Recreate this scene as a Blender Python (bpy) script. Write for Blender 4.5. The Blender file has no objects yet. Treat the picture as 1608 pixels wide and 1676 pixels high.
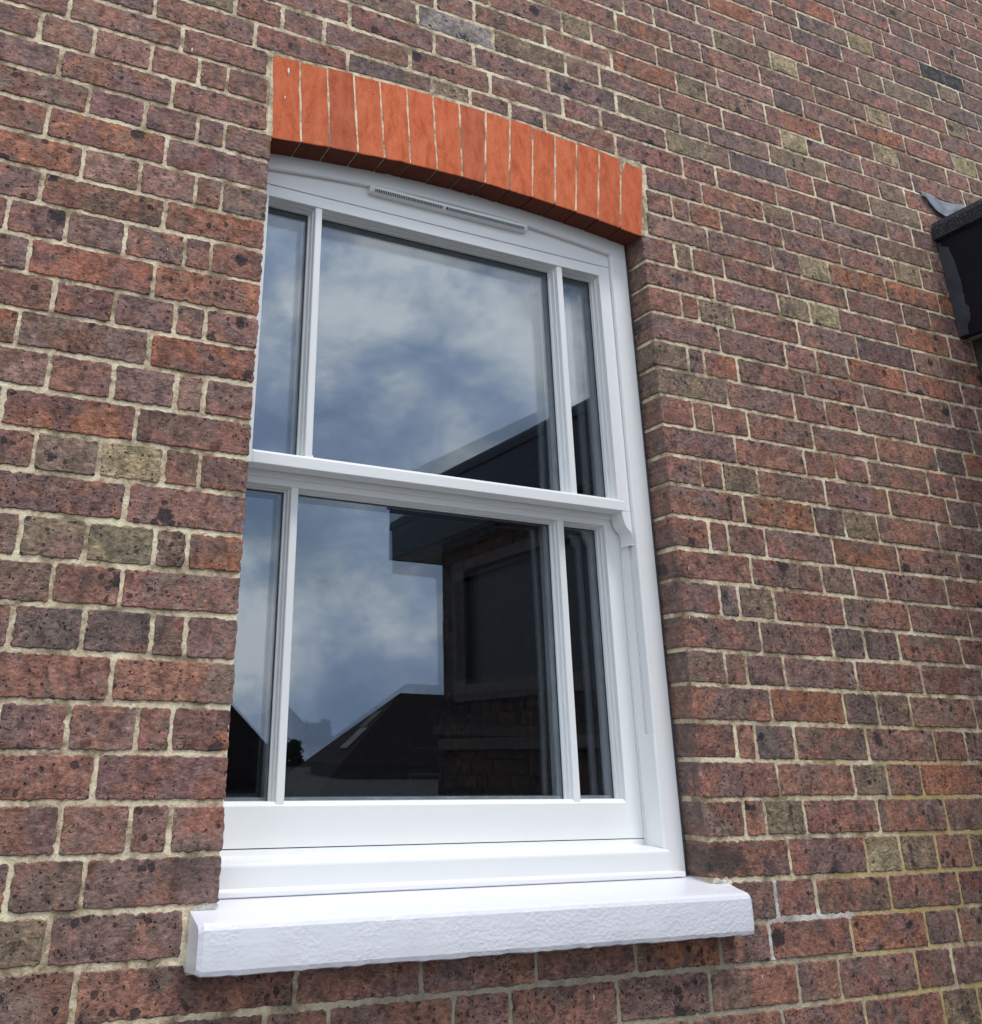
import bpy, bmesh, math, random
from mathutils import Vector, Matrix, noise

random.seed(7)
SC = bpy.context.scene
COL = SC.collection

# ------------------------------------------------------------------ camera
CAM_POS = (-0.52746628, -1.77019682, 0.22109635)
CAM_R = ((0.9055961666, -0.4240295159, 0.0097238184),      # camera right
         (-0.1771393191, -0.3572853251, 0.9170435421),     # camera up
         (-0.3853793516, -0.8321935869, -0.3986685205))    # camera back
FOC = 1601.21
SKY_OFF = (6.2, 8.8, 9.3)
SHADE_OFF = (6.2, 8.8, 9.3)
cam_data = bpy.data.cameras.new("camera")
cam_data.sensor_fit = 'HORIZONTAL'
cam_data.sensor_width = 36.0
cam_data.lens = FOC * 36.0 / 1608.0
cam_data.shift_x = 168.69 / 1608.0
cam_data.shift_y = -292.03 / 1608.0
cam_data.clip_start = 0.05
cam_data.clip_end = 2000.0
cam = bpy.data.objects.new("camera", cam_data)
COL.objects.link(cam)
cam.matrix_world = Matrix(((CAM_R[0][0], CAM_R[1][0], CAM_R[2][0], CAM_POS[0]),
                           (CAM_R[0][1], CAM_R[1][1], CAM_R[2][1], CAM_POS[1]),
                           (CAM_R[0][2], CAM_R[1][2], CAM_R[2][2], CAM_POS[2]),
                           (0, 0, 0, 1)))
SC.camera = cam

# ------------------------------------------------------------------ exposure, sky, sun
SC.view_settings.view_transform = 'Standard'
SC.view_settings.look = 'None'
SC.view_settings.gamma = 1.0
SC.view_settings.use_curve_mapping = False
SC.view_settings.exposure = 0.0
SUN_ELEV, SUN_AZ = math.radians(60), math.radians(22)     # azimuth from the wall's normal towards +X
SUN_STRENGTH = 1.7
CLOUD_GAIN = 1.36

def N(nt, typ, **kw):
    n = nt.nodes.new(typ)
    for k, v in kw.items():
        if k == 'inp':
            for a, b in v.items():
                n.inputs[a].default_value = b
        else:
            setattr(n, k, v)
    return n
def L(nt, a, b):
    nt.links.new(a, b)
def M(nt, op, a, b=None, c=None, clamp=False):
    n = nt.nodes.new('ShaderNodeMath'); n.operation = op; n.use_clamp = clamp
    for i, v in enumerate((a, b, c)):
        if v is None: continue
        if isinstance(v, (int, float)): n.inputs[i].default_value = v
        else: nt.links.new(v, n.inputs[i])
    return n.outputs[0]
def VM(nt, op, a, b=None):
    n = nt.nodes.new('ShaderNodeVectorMath'); n.operation = op
    for i, v in enumerate((a, b)):
        if v is None: continue
        if isinstance(v, tuple): n.inputs[i].default_value = v
        else: nt.links.new(v, n.inputs[i])
    return n.outputs[0]
def RAMP(nt, fac, stops, interp='LINEAR'):
    n = nt.nodes.new('ShaderNodeValToRGB'); n.color_ramp.interpolation = interp
    e = n.color_ramp.elements
    while len(e) < len(stops): e.new(0.5)
    for i, (p, c) in enumerate(stops):
        e[i].position = p
        e[i].color = c if len(c) == 4 else (*c, 1)
    nt.links.new(fac, n.inputs[0])
    return n.outputs[0]
def MIX(nt, fac, a, b, blend='MIX'):
    n = nt.nodes.new('ShaderNodeMix'); n.data_type = 'RGBA'; n.blend_type = blend
    for s, v in ((0, fac), (6, a), (7, b)):
        if isinstance(v, (int, float)): n.inputs[s].default_value = v
        elif isinstance(v, tuple): n.inputs[s].default_value = v if len(v) == 4 else (*v, 1)
        else: nt.links.new(v, n.inputs[s])
    return n.outputs[2]
def NOISE(nt, vec, scale, detail=3, rough=0.55, dist=0.0):
    n = N(nt, 'ShaderNodeTexNoise', inp={'Scale': scale, 'Detail': detail, 'Roughness': rough, 'Distortion': dist})
    if vec is not None: L(nt, vec, n.inputs['Vector'])
    return n
def VORO(nt, vec, scale, feature='F1', rnd=1.0):
    n = N(nt, 'ShaderNodeTexVoronoi', feature=feature, inp={'Scale': scale, 'Randomness': rnd})
    if vec is not None: L(nt, vec, n.inputs['Vector'])
    return n
def SMOOTH(nt, v, lo, hi):
    n = nt.nodes.new('ShaderNodeMapRange'); n.interpolation_type = 'SMOOTHSTEP'
    nt.links.new(v, n.inputs[0]); n.inputs[1].default_value = lo; n.inputs[2].default_value = hi
    return n.outputs[0]

world = bpy.data.worlds.new("World"); SC.world = world; world.use_nodes = True
wt = world.node_tree; wt.nodes.clear()
sky = N(wt, 'ShaderNodeTexSky', sky_type='NISHITA', sun_disc=False)
sky.sun_elevation = SUN_ELEV
sky.sun_rotation = math.pi - SUN_AZ
sky_s = VM(wt, 'MULTIPLY', sky.outputs[0], (0.11, 0.11, 0.11))
tc = N(wt, 'ShaderNodeTexCoord')
sep = N(wt, 'ShaderNodeSeparateXYZ'); L(wt, tc.outputs['Generated'], sep.inputs[0])
cv = VM(wt, 'ADD', VM(wt, 'MULTIPLY', tc.outputs['Generated'], (1.0, 1.0, 1.5)), SKY_OFF)
big = NOISE(wt, cv, 2.1, 4, 0.5, 0.1).outputs[0]
small = NOISE(wt, cv, 7.0, 9, 0.62, 0.15).outputs[0]
cover = SMOOTH(wt, M(wt, 'ADD', M(wt, 'MULTIPLY', big, 0.75), M(wt, 'MULTIPLY', small, 0.25)), 0.41, 0.49)
shade = NOISE(wt, VM(wt, 'ADD', cv, SHADE_OFF), 5.0, 10, 0.60, 0.20).outputs[0]
wisp = NOISE(wt, VM(wt, 'ADD', cv, (1.7, 4.2, 9.1)), 19.0, 8, 0.62, 0.2).outputs[0]
shade = M(wt, 'ADD', shade, M(wt, 'MULTIPLY', M(wt, 'SUBTRACT', wisp, 0.5), 0.20))
cloudc = RAMP(wt, shade, [(0.36, (0.38, 0.48, 0.67)), (0.46, (0.56, 0.67, 0.85)), (0.52, (0.82, 0.89, 0.98)), (0.59, (1.22, 1.22, 1.22))])
up = M(wt, 'MULTIPLY', M(wt, 'ADD', M(wt, 'MULTIPLY', M(wt, 'MAXIMUM', sep.outputs[2], 0.0), 0.40), 0.98), CLOUD_GAIN)   # overcast brightens towards the zenith
cloud_s = VM(wt, 'SCALE', cloudc); L(wt, up, cloud_s.node.inputs['Scale'])
skymix = MIX(wt, cover, sky_s, cloud_s)
bg = N(wt, 'ShaderNodeBackground', inp={'Strength': 1.0}); L(wt, skymix, bg.inputs[0])
wo = N(wt, 'ShaderNodeOutputWorld'); L(wt, bg.outputs[0], wo.inputs[0])

sun_d = bpy.data.lights.new("sun", 'SUN'); sun_d.energy = SUN_STRENGTH; sun_d.angle = math.radians(14)
sun_d.color = (1.0, 0.96, 0.90)
sun = bpy.data.objects.new("sun", sun_d); COL.objects.link(sun)
sd = Vector((math.sin(SUN_AZ) * math.cos(SUN_ELEV), -math.cos(SUN_AZ) * math.cos(SUN_ELEV), math.sin(SUN_ELEV)))
sun.rotation_euler = sd.to_track_quat('Z', 'Y').to_euler()

# ------------------------------------------------------------------ materials
def newmat(name):
    m = bpy.data.materials.new(name); m.use_nodes = True
    nt = m.node_tree; nt.nodes.clear()
    out = N(nt, 'ShaderNodeOutputMaterial')
    b = N(nt, 'ShaderNodeBsdfPrincipled')
    L(nt, b.outputs[0], out.inputs[0])
    return m, nt, b, out
def bump(nt, b, height, strength, dist, normal=None):
    n = N(nt, 'ShaderNodeBump', inp={'Strength': strength, 'Distance': dist})
    L(nt, height, n.inputs['Height'])
    if normal is not None: L(nt, normal, n.inputs['Normal'])
    if b is not None: L(nt, n.outputs[0], b.inputs['Normal'])
    return n.outputs[0]
def wpos(nt):
    return N(nt, 'ShaderNodeNewGeometry').outputs['Position']

def mat_brick():
    m, nt, b, out = newmat('old_stock_brick')
    P = wpos(nt)
    a1 = N(nt, 'ShaderNodeAttribute', attribute_name='tone')
    a2 = N(nt, 'ShaderNodeAttribute', attribute_name='tone_b')
    seed = VM(nt, 'MULTIPLY', a2.outputs['Vector'], (37.0, 53.0, 71.0))
    Q = VM(nt, 'ADD', P, seed)                                   # every brick gets its own patch of pattern
    warp = NOISE(nt, Q, 60, 2); Qw = VM(nt, 'ADD', Q, VM(nt, 'MULTIPLY', VM(nt, 'SUBTRACT', warp.outputs['Color'], (.5, .5, .5)), (.012, .012, .012)))
    mott = NOISE(nt, Q, 9.5, 5, .66, .6).outputs[0]
    col = MIX(nt, SMOOTH(nt, mott, .455, .56), a1.outputs['Color'], a2.outputs['Color'])
    stretch = VM(nt, 'MULTIPLY', Q, (1.0, 1.0, 1.7))
    fine = NOISE(nt, stretch, 95, 6, .72).outputs[0]
    col = MIX(nt, 1.0, col, RAMP(nt, fine, [(.30, (.36, .36, .38)), (.44, (.80, .80, .80)), (.56, (1.10, 1.09, 1.08)), (.72, (1.85, 1.75, 1.68))]), 'MULTIPLY')
    mid = NOISE(nt, VM(nt, 'ADD', Q, (2., 6., 1.)), 42, 5, .68, .5).outputs[0]
    col = MIX(nt, 1.0, col, RAMP(nt, mid, [(.33, (.50, .50, .53)), (.5, (1.02, 1.02, 1.02)), (.67, (1.45, 1.40, 1.36))]), 'MULTIPLY')
    # lime bloom and soot film
    bloom = NOISE(nt, Q, 24, 5, .65).outputs[0]
    col = MIX(nt, M(nt, 'MULTIPLY', SMOOTH(nt, bloom, .50, .72), .50), col, (.30, .235, .20))
    soot = NOISE(nt, VM(nt, 'ADD', Q, (9., 4., 2.)), 17, 4, .6).outputs[0]
    col = MIX(nt, M(nt, 'MULTIPLY', SMOOTH(nt, soot, .55, .74), .55), col, (.062, .054, .060))
    # iron spots, small and large
    v1 = VORO(nt, Qw, 62); d1 = v1.outputs['Distance']
    rnd = N(nt, 'ShaderNodeSeparateXYZ'); L(nt, v1.outputs['Color'], rnd.inputs[0])
    thr = M(nt, 'MULTIPLY', M(nt, 'MULTIPLY', M(nt, 'POWER', rnd.outputs[0], 2.2), .50), SMOOTH(nt, NOISE(nt, VM(nt, 'ADD', Q, (7., 1., 3.)), 9, 2).outputs[0], .36, .62))
    s1 = SMOOTH(nt, M(nt, 'SUBTRACT', thr, d1), -.03, .05)
    v2 = VORO(nt, VM(nt, 'ADD', Q, VM(nt, 'MULTIPLY', VM(nt, 'SUBTRACT', NOISE(nt, Q, 85, 4, .7).outputs['Color'], (.5, .5, .5)), (.035, .035, .035))), 19); rnd2 = N(nt, 'ShaderNodeSeparateXYZ'); L(nt, v2.outputs['Color'], rnd2.inputs[0])
    thr2 = M(nt, 'MULTIPLY', M(nt, 'MAXIMUM', M(nt, 'SUBTRACT', rnd2.outputs[0], .76), 0.0), 1.7)
    s2 = SMOOTH(nt, M(nt, 'SUBTRACT', M(nt, 'ADD', thr2, M(nt, 'MULTIPLY', M(nt, 'SUBTRACT', fine, .5), .25)), M(nt, 'ADD', v2.outputs['Distance'], .04)), -.02, .06)
    col = MIX(nt, M(nt, 'MULTIPLY', s1, .80), col, (.040, .034, .038))
    col = MIX(nt, M(nt, 'MULTIPLY', s2, .86), col, (.028, .030, .038))
    # pits
    v3 = VORO(nt, Qw, 150); r3 = N(nt, 'ShaderNodeSeparateXYZ'); L(nt, v3.outputs['Color'], r3.inputs[0])
    pit = SMOOTH(nt, M(nt, 'SUBTRACT', M(nt, 'MULTIPLY', M(nt, 'MAXIMUM', M(nt, 'SUBTRACT', r3.outputs[1], .55), 0.), .8), v3.outputs['Distance']), -.02, .06)
    col = MIX(nt, M(nt, 'MULTIPLY', pit, .85), col, (.025, .018, .018))
    # creases
    cr = NOISE(nt, VM(nt, 'MULTIPLY', Q, (1.0, 1.0, 2.6)), 26, 3, .6, 1.2).outputs[0]
    crl = SMOOTH(nt, M(nt, 'ABSOLUTE', M(nt, 'SUBTRACT', cr, .5)), .011, .0)
    crm = M(nt, 'MULTIPLY', crl, SMOOTH(nt, bloom, .44, .56))
    col = MIX(nt, M(nt, 'MULTIPLY', crm, .75), col, (.035, .022, .020))
    # lime flecks
    v4 = VORO(nt, VM(nt, 'ADD', Qw, (5., 5., 5.)), 88); r4 = N(nt, 'ShaderNodeSeparateXYZ'); L(nt, v4.outputs['Color'], r4.inputs[0])
    fl = SMOOTH(nt, M(nt, 'SUBTRACT', M(nt, 'MULTIPLY', M(nt, 'MAXIMUM', M(nt, 'SUBTRACT', r4.outputs[2], .90), 0.), 2.0), v4.outputs['Distance']), -.01, .05)
    col = MIX(nt, M(nt, 'MULTIPLY', fl, .6), col, (.48, .40, .32))
    # soot by the window foot, darker spot under the sill's left end, cement wash on the cut faces of the reveal
    dn = NOISE(nt, P, 30, 4, .65).outputs[0]
    for cx, cz, rr, ss in ((1.07, .035, .085, .8), (-.05, .055, .075, .55), (-.03, -.115, .07, .45)):
        dv = VM(nt, 'LENGTH', VM(nt, 'MULTIPLY', VM(nt, 'SUBTRACT', P, (cx, 0., cz)), (1., .4, 1.8))).node.outputs['Value']
        dm = SMOOTH(nt, M(nt, 'ADD', dv, M(nt, 'MULTIPLY', dn, .08)), rr + .04, rr * .35 + .03)
        col = MIX(nt, M(nt, 'MULTIPLY', dm, ss), col, (.055, .052, .050))
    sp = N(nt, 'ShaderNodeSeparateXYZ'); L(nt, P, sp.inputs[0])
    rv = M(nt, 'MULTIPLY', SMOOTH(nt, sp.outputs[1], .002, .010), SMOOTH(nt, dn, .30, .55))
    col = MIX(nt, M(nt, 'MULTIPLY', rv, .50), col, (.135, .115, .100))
    L(nt, col, b.inputs['Base Color'])
    b.inputs['Roughness'].default_value = .88
    b.inputs['Specular IOR Level'].default_value = .25
    gr = NOISE(nt, Q, 320, 3, .7).outputs[0]
    h = M(nt, 'ADD', M(nt, 'MULTIPLY', fine, 1.3), M(nt, 'MULTIPLY', gr, .45))
    h = M(nt, 'ADD', h, M(nt, 'MULTIPLY', bloom, 1.2))
    h = M(nt, 'SUBTRACT', h, M(nt, 'MULTIPLY', crm, 1.0))
    h = M(nt, 'SUBTRACT', h, M(nt, 'MULTIPLY', pit, .9))
    h = M(nt, 'SUBTRACT', h, M(nt, 'MULTIPLY', s1, .25))
    bump(nt, b, h, .85, .0028)
    return m

def mat_arch():
    m, nt, b, out = newmat('orange_rubbed_brick')
    P = wpos(nt)
    a1 = N(nt, 'ShaderNodeAttribute', attribute_name='tone')
    seed = VM(nt, 'MULTIPLY', N(nt, 'ShaderNodeAttribute', attribute_name='tone_b').outputs['Vector'], (37., 53., 71.))
    Q = VM(nt, 'ADD', P, seed)
    n1 = NOISE(nt, VM(nt, 'MULTIPLY', Q, (2.2, 1., .8)), 20, 6, .68, .3).outputs[0]
    col = MIX(nt, 1.0, a1.outputs['Color'], RAMP(nt, n1, [(.3, (.70, .60, .56)), (.5, (1, 1, 1)), (.70, (1.12, 1.3, 1.45))]), 'MULTIPLY')
    gr = NOISE(nt, Q, 260, 4, .7).outputs[0]
    col = MIX(nt, 1.0, col, RAMP(nt, gr, [(.3, (.86, .84, .84)), (.7, (1.08, 1.1, 1.12))]), 'MULTIPLY')
    cr = NOISE(nt, VM(nt, 'MULTIPLY', Q, (1.4, 1.0, 1.0)), 48, 3, .6, 1.6).outputs[0]
    gate = NOISE(nt, Q, 16, 2).outputs[0]
    crm = M(nt, 'MULTIPLY', SMOOTH(nt, M(nt, 'ABSOLUTE', M(nt, 'SUBTRACT', cr, .5)), .010, .0), SMOOTH(nt, gate, .52, .62))
    col = MIX(nt, M(nt, 'MULTIPLY', crm, .7), col, (.13, .03, .018))
    v = VORO(nt, Q, 90); r = N(nt, 'ShaderNodeSeparateXYZ'); L(nt, v.outputs['Color'], r.inputs[0])
    pit = SMOOTH(nt, M(nt, 'SUBTRACT', M(nt, 'MULTIPLY', M(nt, 'MAXIMUM', M(nt, 'SUBTRACT', r.outputs[1], .86), 0.), 1.4), v.outputs['Distance']), -.01, .04)
    col = MIX(nt, M(nt, 'MULTIPLY', pit, .8), col, (.06, .02, .015))
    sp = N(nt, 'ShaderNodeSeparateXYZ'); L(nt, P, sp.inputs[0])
    col = MIX(nt, M(nt, 'MULTIPLY', SMOOTH(nt, sp.outputs[1], .0004, .002), .9), col, (.085, .028, .022))   # darker colour behind the front face: soffit and joint sides
    L(nt, col, b.inputs['Base Color'])
    b.inputs['Roughness'].default_value = .9; b.inputs['Specular IOR Level'].default_value = .2
    h = M(nt, 'SUBTRACT', M(nt, 'ADD', gr, M(nt, 'MULTIPLY', n1, 1.2)), M(nt, 'MULTIPLY', crm, .8))
    h = M(nt, 'SUBTRACT', h, pit)
    bump(nt, b, h, .5, .0016)
    return m

def mat_mortar(name='lime_mortar', light=(.86, .71, .50), dark=(.30, .24, .155), yellow=True):
    m, nt, b, out = newmat(name)
    P = wpos(nt)
    n1 = NOISE(nt, P, 7.5, 5, .62, .4).outputs[0]
    n2 = NOISE(nt, P, 48, 5, .7, .3).outputs[0]
    n0 = NOISE(nt, VM(nt, 'ADD', P, (3., 3., 3.)), 19, 3, .6).outputs[0]
    f = M(nt, 'ADD', M(nt, 'MULTIPLY', M(nt, 'ADD', n1, n0), .36), M(nt, 'MULTIPLY', n2, .28))
    col = RAMP(nt, f, [(.43, dark), (.475, tuple(l * .42 + d * .58 for l, d in zip(light, dark))), (.505, tuple(l * .85 for l in light)), (.56, tuple(min(.92, l * 1.15) for l in light))])
    if yellow:      # newer yellow sand mortar used where the lower right was patched
        s = N(nt, 'ShaderNodeSeparateXYZ'); L(nt, P, s.inputs[0])
        n3 = NOISE(nt, P, 5.0, 3, .5).outputs[0]
        reg = M(nt, 'MULTIPLY', SMOOTH(nt, s.outputs[0], 1.15, 1.6), SMOOTH(nt, s.outputs[2], .42, .12))
        reg = M(nt, 'MULTIPLY', reg, SMOOTH(nt, n3, .38, .48))
        col = MIX(nt, M(nt, 'MULTIPLY', reg, .8), col, (.56, .43, .17))
        reg2 = M(nt, 'MULTIPLY', SMOOTH(nt, s.outputs[2], .02, -.06), SMOOTH(nt, M(nt, 'ABSOLUTE', M(nt, 'SUBTRACT', s.outputs[0], .75)), .75, .35))
        col = MIX(nt, M(nt, 'MULTIPLY', reg2, .75), col, (.36, .33, .26))
    gr = NOISE(nt, P, 420, 3, .7).outputs[0]
    col = MIX(nt, 1.0, col, RAMP(nt, gr, [(.3, (.80, .79, .77)), (.7, (1.12, 1.12, 1.12))]), 'MULTIPLY')
    L(nt, col, b.inputs['Base Color'])
    b.inputs['Roughness'].default_value = .93; b.inputs['Specular IOR Level'].default_value = .2
    bump(nt, b, M(nt, 'ADD', M(nt, 'MULTIPLY', gr, .5), M(nt, 'MULTIPLY', n2, 2.2)), .9, .003)
    return m

def mat_paint(name, col, rough=.32, bumpy=0.0, scale=60, grime=.05):
    m, nt, b, out = newmat(name)
    P = wpos(nt)
    n = NOISE(nt, P, 9, 4, .6).outputs[0]
    c = MIX(nt, M(nt, 'MULTIPLY', SMOOTH(nt, n, .45, .75), grime), col, tuple(x * .55 for x in col))
    L(nt, c, b.inputs['Base Color'])
    r = M(nt, 'ADD', M(nt, 'MULTIPLY', NOISE(nt, P, 30, 3).outputs[0], .16), rough - .08)
    L(nt, r, b.inputs['Roughness'])
    h = NOISE(nt, VM(nt, 'MULTIPLY', P, (1., 1., 1.)), scale, 4, .6).outputs[0]
    bump(nt, b, h, .10 if not bumpy else 1.0, .0003 if not bumpy else bumpy)
    return m

def mat_sill():
    m, nt, b, out = newmat('thick_white_masonry_paint')
    P = wpos(nt)
    n = NOISE(nt, P, 14, 4, .6).outputs[0]
    c = MIX(nt, M(nt, 'MULTIPLY', SMOOTH(nt, n, .5, .8), .10), (.81, .81, .865), (.68, .68, .72))
    v = VORO(nt, P, 60); r = N(nt, 'ShaderNodeSeparateXYZ'); L(nt, v.outputs['Color'], r.inputs[0])
    sp = SMOOTH(nt, M(nt, 'SUBTRACT', M(nt, 'MULTIPLY', M(nt, 'MAXIMUM', M(nt, 'SUBTRACT', r.outputs[1], .93), 0.), 2.), v.outputs['Distance']), -.01, .03)
    c = MIX(nt, M(nt, 'MULTIPLY', sp, .35), c, (.25, .24, .22))
    L(nt, c, b.inputs['Base Color'])
    b.inputs['Roughness'].default_value = .30
    s = N(nt, 'ShaderNodeSeparateXYZ'); L(nt, P, s.inputs[0])
    face = SMOOTH(nt, s.outputs[1], -.054, -.064)               # only the hammered front face is rough
    h1 = NOISE(nt, VM(nt, 'MULTIPLY', P, (1., 1., 1.5)), 120, 1, .4, .2).outputs[0]
    h2 = NOISE(nt, P, 260, 3, .6).outputs[0]
    amt = M(nt, 'ADD', M(nt, 'MULTIPLY', SMOOTH(nt, NOISE(nt, P, 10, 2).outputs[0], .35, .6), .8), .35)
    h = M(nt, 'MULTIPLY', M(nt, 'ADD', M(nt, 'MULTIPLY', h1, 1.6), M(nt, 'MULTIPLY', h2, .18)), amt)
    h = M(nt, 'MULTIPLY', h, M(nt, 'ADD', M(nt, 'MULTIPLY', face, .92), .08))
    bump(nt, b, h, .42, .0015)
    return m

def mat_glass():
    m = bpy.data.materials.new('window_glass'); m.use_nodes = True
    nt = m.node_tree; nt.nodes.clear()
    out = N(nt, 'ShaderNodeOutputMaterial')
    lw = N(nt, 'ShaderNodeLayerWeight', inp={'Blend': .5})
    f = M(nt, 'ADD', M(nt, 'MULTIPLY', M(nt, 'POWER', lw.outputs['Facing'], 4.2), .93), GLASS_F0)
    tr = N(nt, 'ShaderNodeBsdfTransparent'); tr.inputs[0].default_value = (.94, .95, .96, 1)
    gl = N(nt, 'ShaderNodeBsdfGlossy'); gl.inputs['Roughness'].default_value = 0.0
    gl.inputs[0].default_value = (.84, .92, 1.0, 1)
    mx = N(nt, 'ShaderNodeMixShader')
    L(nt, f, mx.inputs[0]); L(nt, tr.outputs[0], mx.inputs[1]); L(nt, gl.outputs[0], mx.inputs[2])
    L(nt, mx.outputs[0], out.inputs[0])
    wv = NOISE(nt, wpos(nt), 2.2, 2, .5).outputs[0]
    bn = N(nt, 'ShaderNodeBump', inp={'Strength': .06, 'Distance': .0010}); L(nt, wv, bn.inputs['Height'])
    L(nt, bn.outputs[0], gl.inputs['Normal'])
    return m

def mat_simple(name, col, rough=.6, spec=.5, metallic=0., nscale=20, nvar=.3, bstr=.3, bdist=.001):
    m, nt, b, out = newmat(name)
    P = wpos(nt)
    n = NOISE(nt, P, nscale, 5, .65).outputs[0]
    c = MIX(nt, 1.0, col, RAMP(nt, n, [(.3, (1 - nvar,) * 3), (.7, (1 + nvar,) * 3)]), 'MULTIPLY')
    L(nt, c, b.inputs['Base Color'])
    b.inputs['Roughness'].default_value = rough; b.inputs['Specular IOR Level'].default_value = spec
    b.inputs['Metallic'].default_value = metallic
    bump(nt, b, NOISE(nt, P, nscale * 6, 4, .7).outputs[0], bstr, bdist)
    return m

def mat_felt():
    m, nt, b, out = newmat('mineral_roof_felt')
    P = wpos(nt)
    v = VORO(nt, P, 330); r = N(nt, 'ShaderNodeSeparateXYZ'); L(nt, v.outputs['Color'], r.inputs[0])
    col = MIX(nt, SMOOTH(nt, r.outputs[0], .82, .95), (.012, .014, .020), (.10, .11, .13))
    L(nt, col, b.inputs['Base Color']); b.inputs['Roughness'].default_value = .7
    bump(nt, b, v.outputs['Distance'], .7, .001)
    return m

def mat_foliage():
    m, nt, b, out = newmat('leaves')
    n = NOISE(nt, wpos(nt), 1.3, 3).outputs[0]
    L(nt, RAMP(nt, n, [(.35, (.018, .032, .012)), (.65, (.045, .07, .02))]), b.inputs['Base Color'])
    b.inputs['Roughness'].default_value = .7
    return m

def mat_tiles():
    m, nt, b, out = newmat('clay_roof_tiles')
    P = wpos(nt)
    br = N(nt, 'ShaderNodeTexBrick', inp={'Color1': (.040, .030, .028, 1), 'Color2': (.026, .022, .022, 1), 'Mortar': (.015, .012, .01, 1), 'Scale': 3.0, 'Mortar Size': .02})
    s = N(nt, 'ShaderNodeSeparateXYZ'); L(nt, P, s.inputs[0])
    c = N(nt, 'ShaderNodeCombineXYZ'); L(nt, s.outputs[0], c.inputs[0]); L(nt, M(nt, 'MULTIPLY', s.outputs[2], 2.), c.inputs[1])
    L(nt, c.outputs[0], br.inputs['Vector'])
    L(nt, br.outputs[0], b.inputs['Base Color']); b.inputs['Roughness'].default_value = 1.0; b.inputs['Specular IOR Level'].default_value = .1
    return m

GLASS_F0 = .092
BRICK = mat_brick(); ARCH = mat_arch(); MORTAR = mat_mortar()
PATCH = mat_mortar('white_repointing_mortar', (.76, .73, .67), (.42, .40, .36), False)
FRAME = mat_paint('white_frame_paint', (.845, .85, .84), .34, grime=.04)
SILL = mat_sill(); GLASS = mat_glass()
GASKET = mat_simple('black_gasket', (.02, .022, .024), .6)
SPACER = mat_simple('grey_spacer', (.30, .32, .33), .5)
SEAL = mat_simple('grey_sealant_foam', (.13, .14, .15), .8, nscale=80, bstr=.8, bdist=.003)
FASCIA = mat_simple('black_gloss_fascia', (.008, .009, .015), .35, .25, nvar=.2, bstr=.05)
FILM = mat_simple('dull_grey_film', (.045, .05, .065), .6)
FELT = mat_felt()
LEAD = mat_simple('lead_sheet', (.42, .44, .47), .38, .5, .85, nscale=18, nvar=.35, bstr=.5, bdist=.002)
SOFFIT = mat_simple('cream_soffit_board', (.42, .38, .30), .7)
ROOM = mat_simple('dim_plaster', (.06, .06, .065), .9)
GROUND = mat_simple('dark_asphalt', (.10, .096, .09), .9, nscale=3, bdist=.01)
STONE = mat_simple('pale_stone', (.45, .41, .34), .8)
BROWN = mat_simple('weathered_timber', (.085, .068, .055), .7)
TILES = mat_tiles(); LEAF = mat_foliage()
DARKWALL = mat_simple('dark_brick_far', (.06, .045, .04), .9, nscale=4)
BARK = mat_simple('bark', (.09, .065, .045), .9)
RENDERW = mat_simple('pale_render', (.45, .43, .39), .9, nscale=4)
DARKGLASS = mat_simple('dark_pane', (.028, .022, .020), .35, .3)

# ------------------------------------------------------------------ helpers
def add_obj(name, bm, mat, parent=None, smooth=False, kind=None, label=None, category=None, group=None):
    me = bpy.data.meshes.new(name)
    if isinstance(bm, bmesh.types.BMesh):
        bmesh.ops.recalc_face_normals(bm, faces=bm.faces[:])
        bm.to_mesh(me); bm.free()
    else:
        me.from_pydata(bm[0], [], bm[1]); me.update()
    me.materials.append(mat)
    if smooth: me.polygons.foreach_set('use_smooth', [True] * len(me.polygons))
    o = bpy.data.objects.new(name, me); COL.objects.link(o)
    if parent: o.parent = parent
    if kind: o['kind'] = kind
    if label: o['label'] = label
    if category: o['category'] = category
    if group: o['group'] = group
    return o
def empty(name, loc, label=None, category=None, group=None, parent=None):
    o = bpy.data.objects.new(name, None); COL.objects.link(o)
    o.location = loc; o.empty_display_size = .1
    if parent: o.parent = parent
    if label: o['label'] = label
    if category: o['category'] = category
    if group: o['group'] = group
    return o
def box(bm, x0, x1, y0, y1, z0, z1, bev=0., segs=2):
    vs = [bm.verts.new((x, y, z)) for x in (x0, x1) for y in (y0, y1) for z in (z0, z1)]
    fs = [bm.faces.new([vs[i] for i in f]) for f in ((0, 1, 3, 2), (4, 6, 7, 5), (0, 4, 5, 1), (2, 3, 7, 6), (0, 2, 6, 4), (1, 5, 7, 3))]
    bmesh.ops.recalc_face_normals(bm, faces=fs)
    if bev > 0:
        es = set(e for f in fs for e in f.edges)
        bmesh.ops.bevel(bm, geom=list(es), offset=bev, segments=segs, profile=.5, affect='EDGES')
    return bm
def boxes(*args, bev=0.):
    bm = bmesh.new()
    for a in args: box(bm, *a, bev=bev)
    return bm
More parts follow.
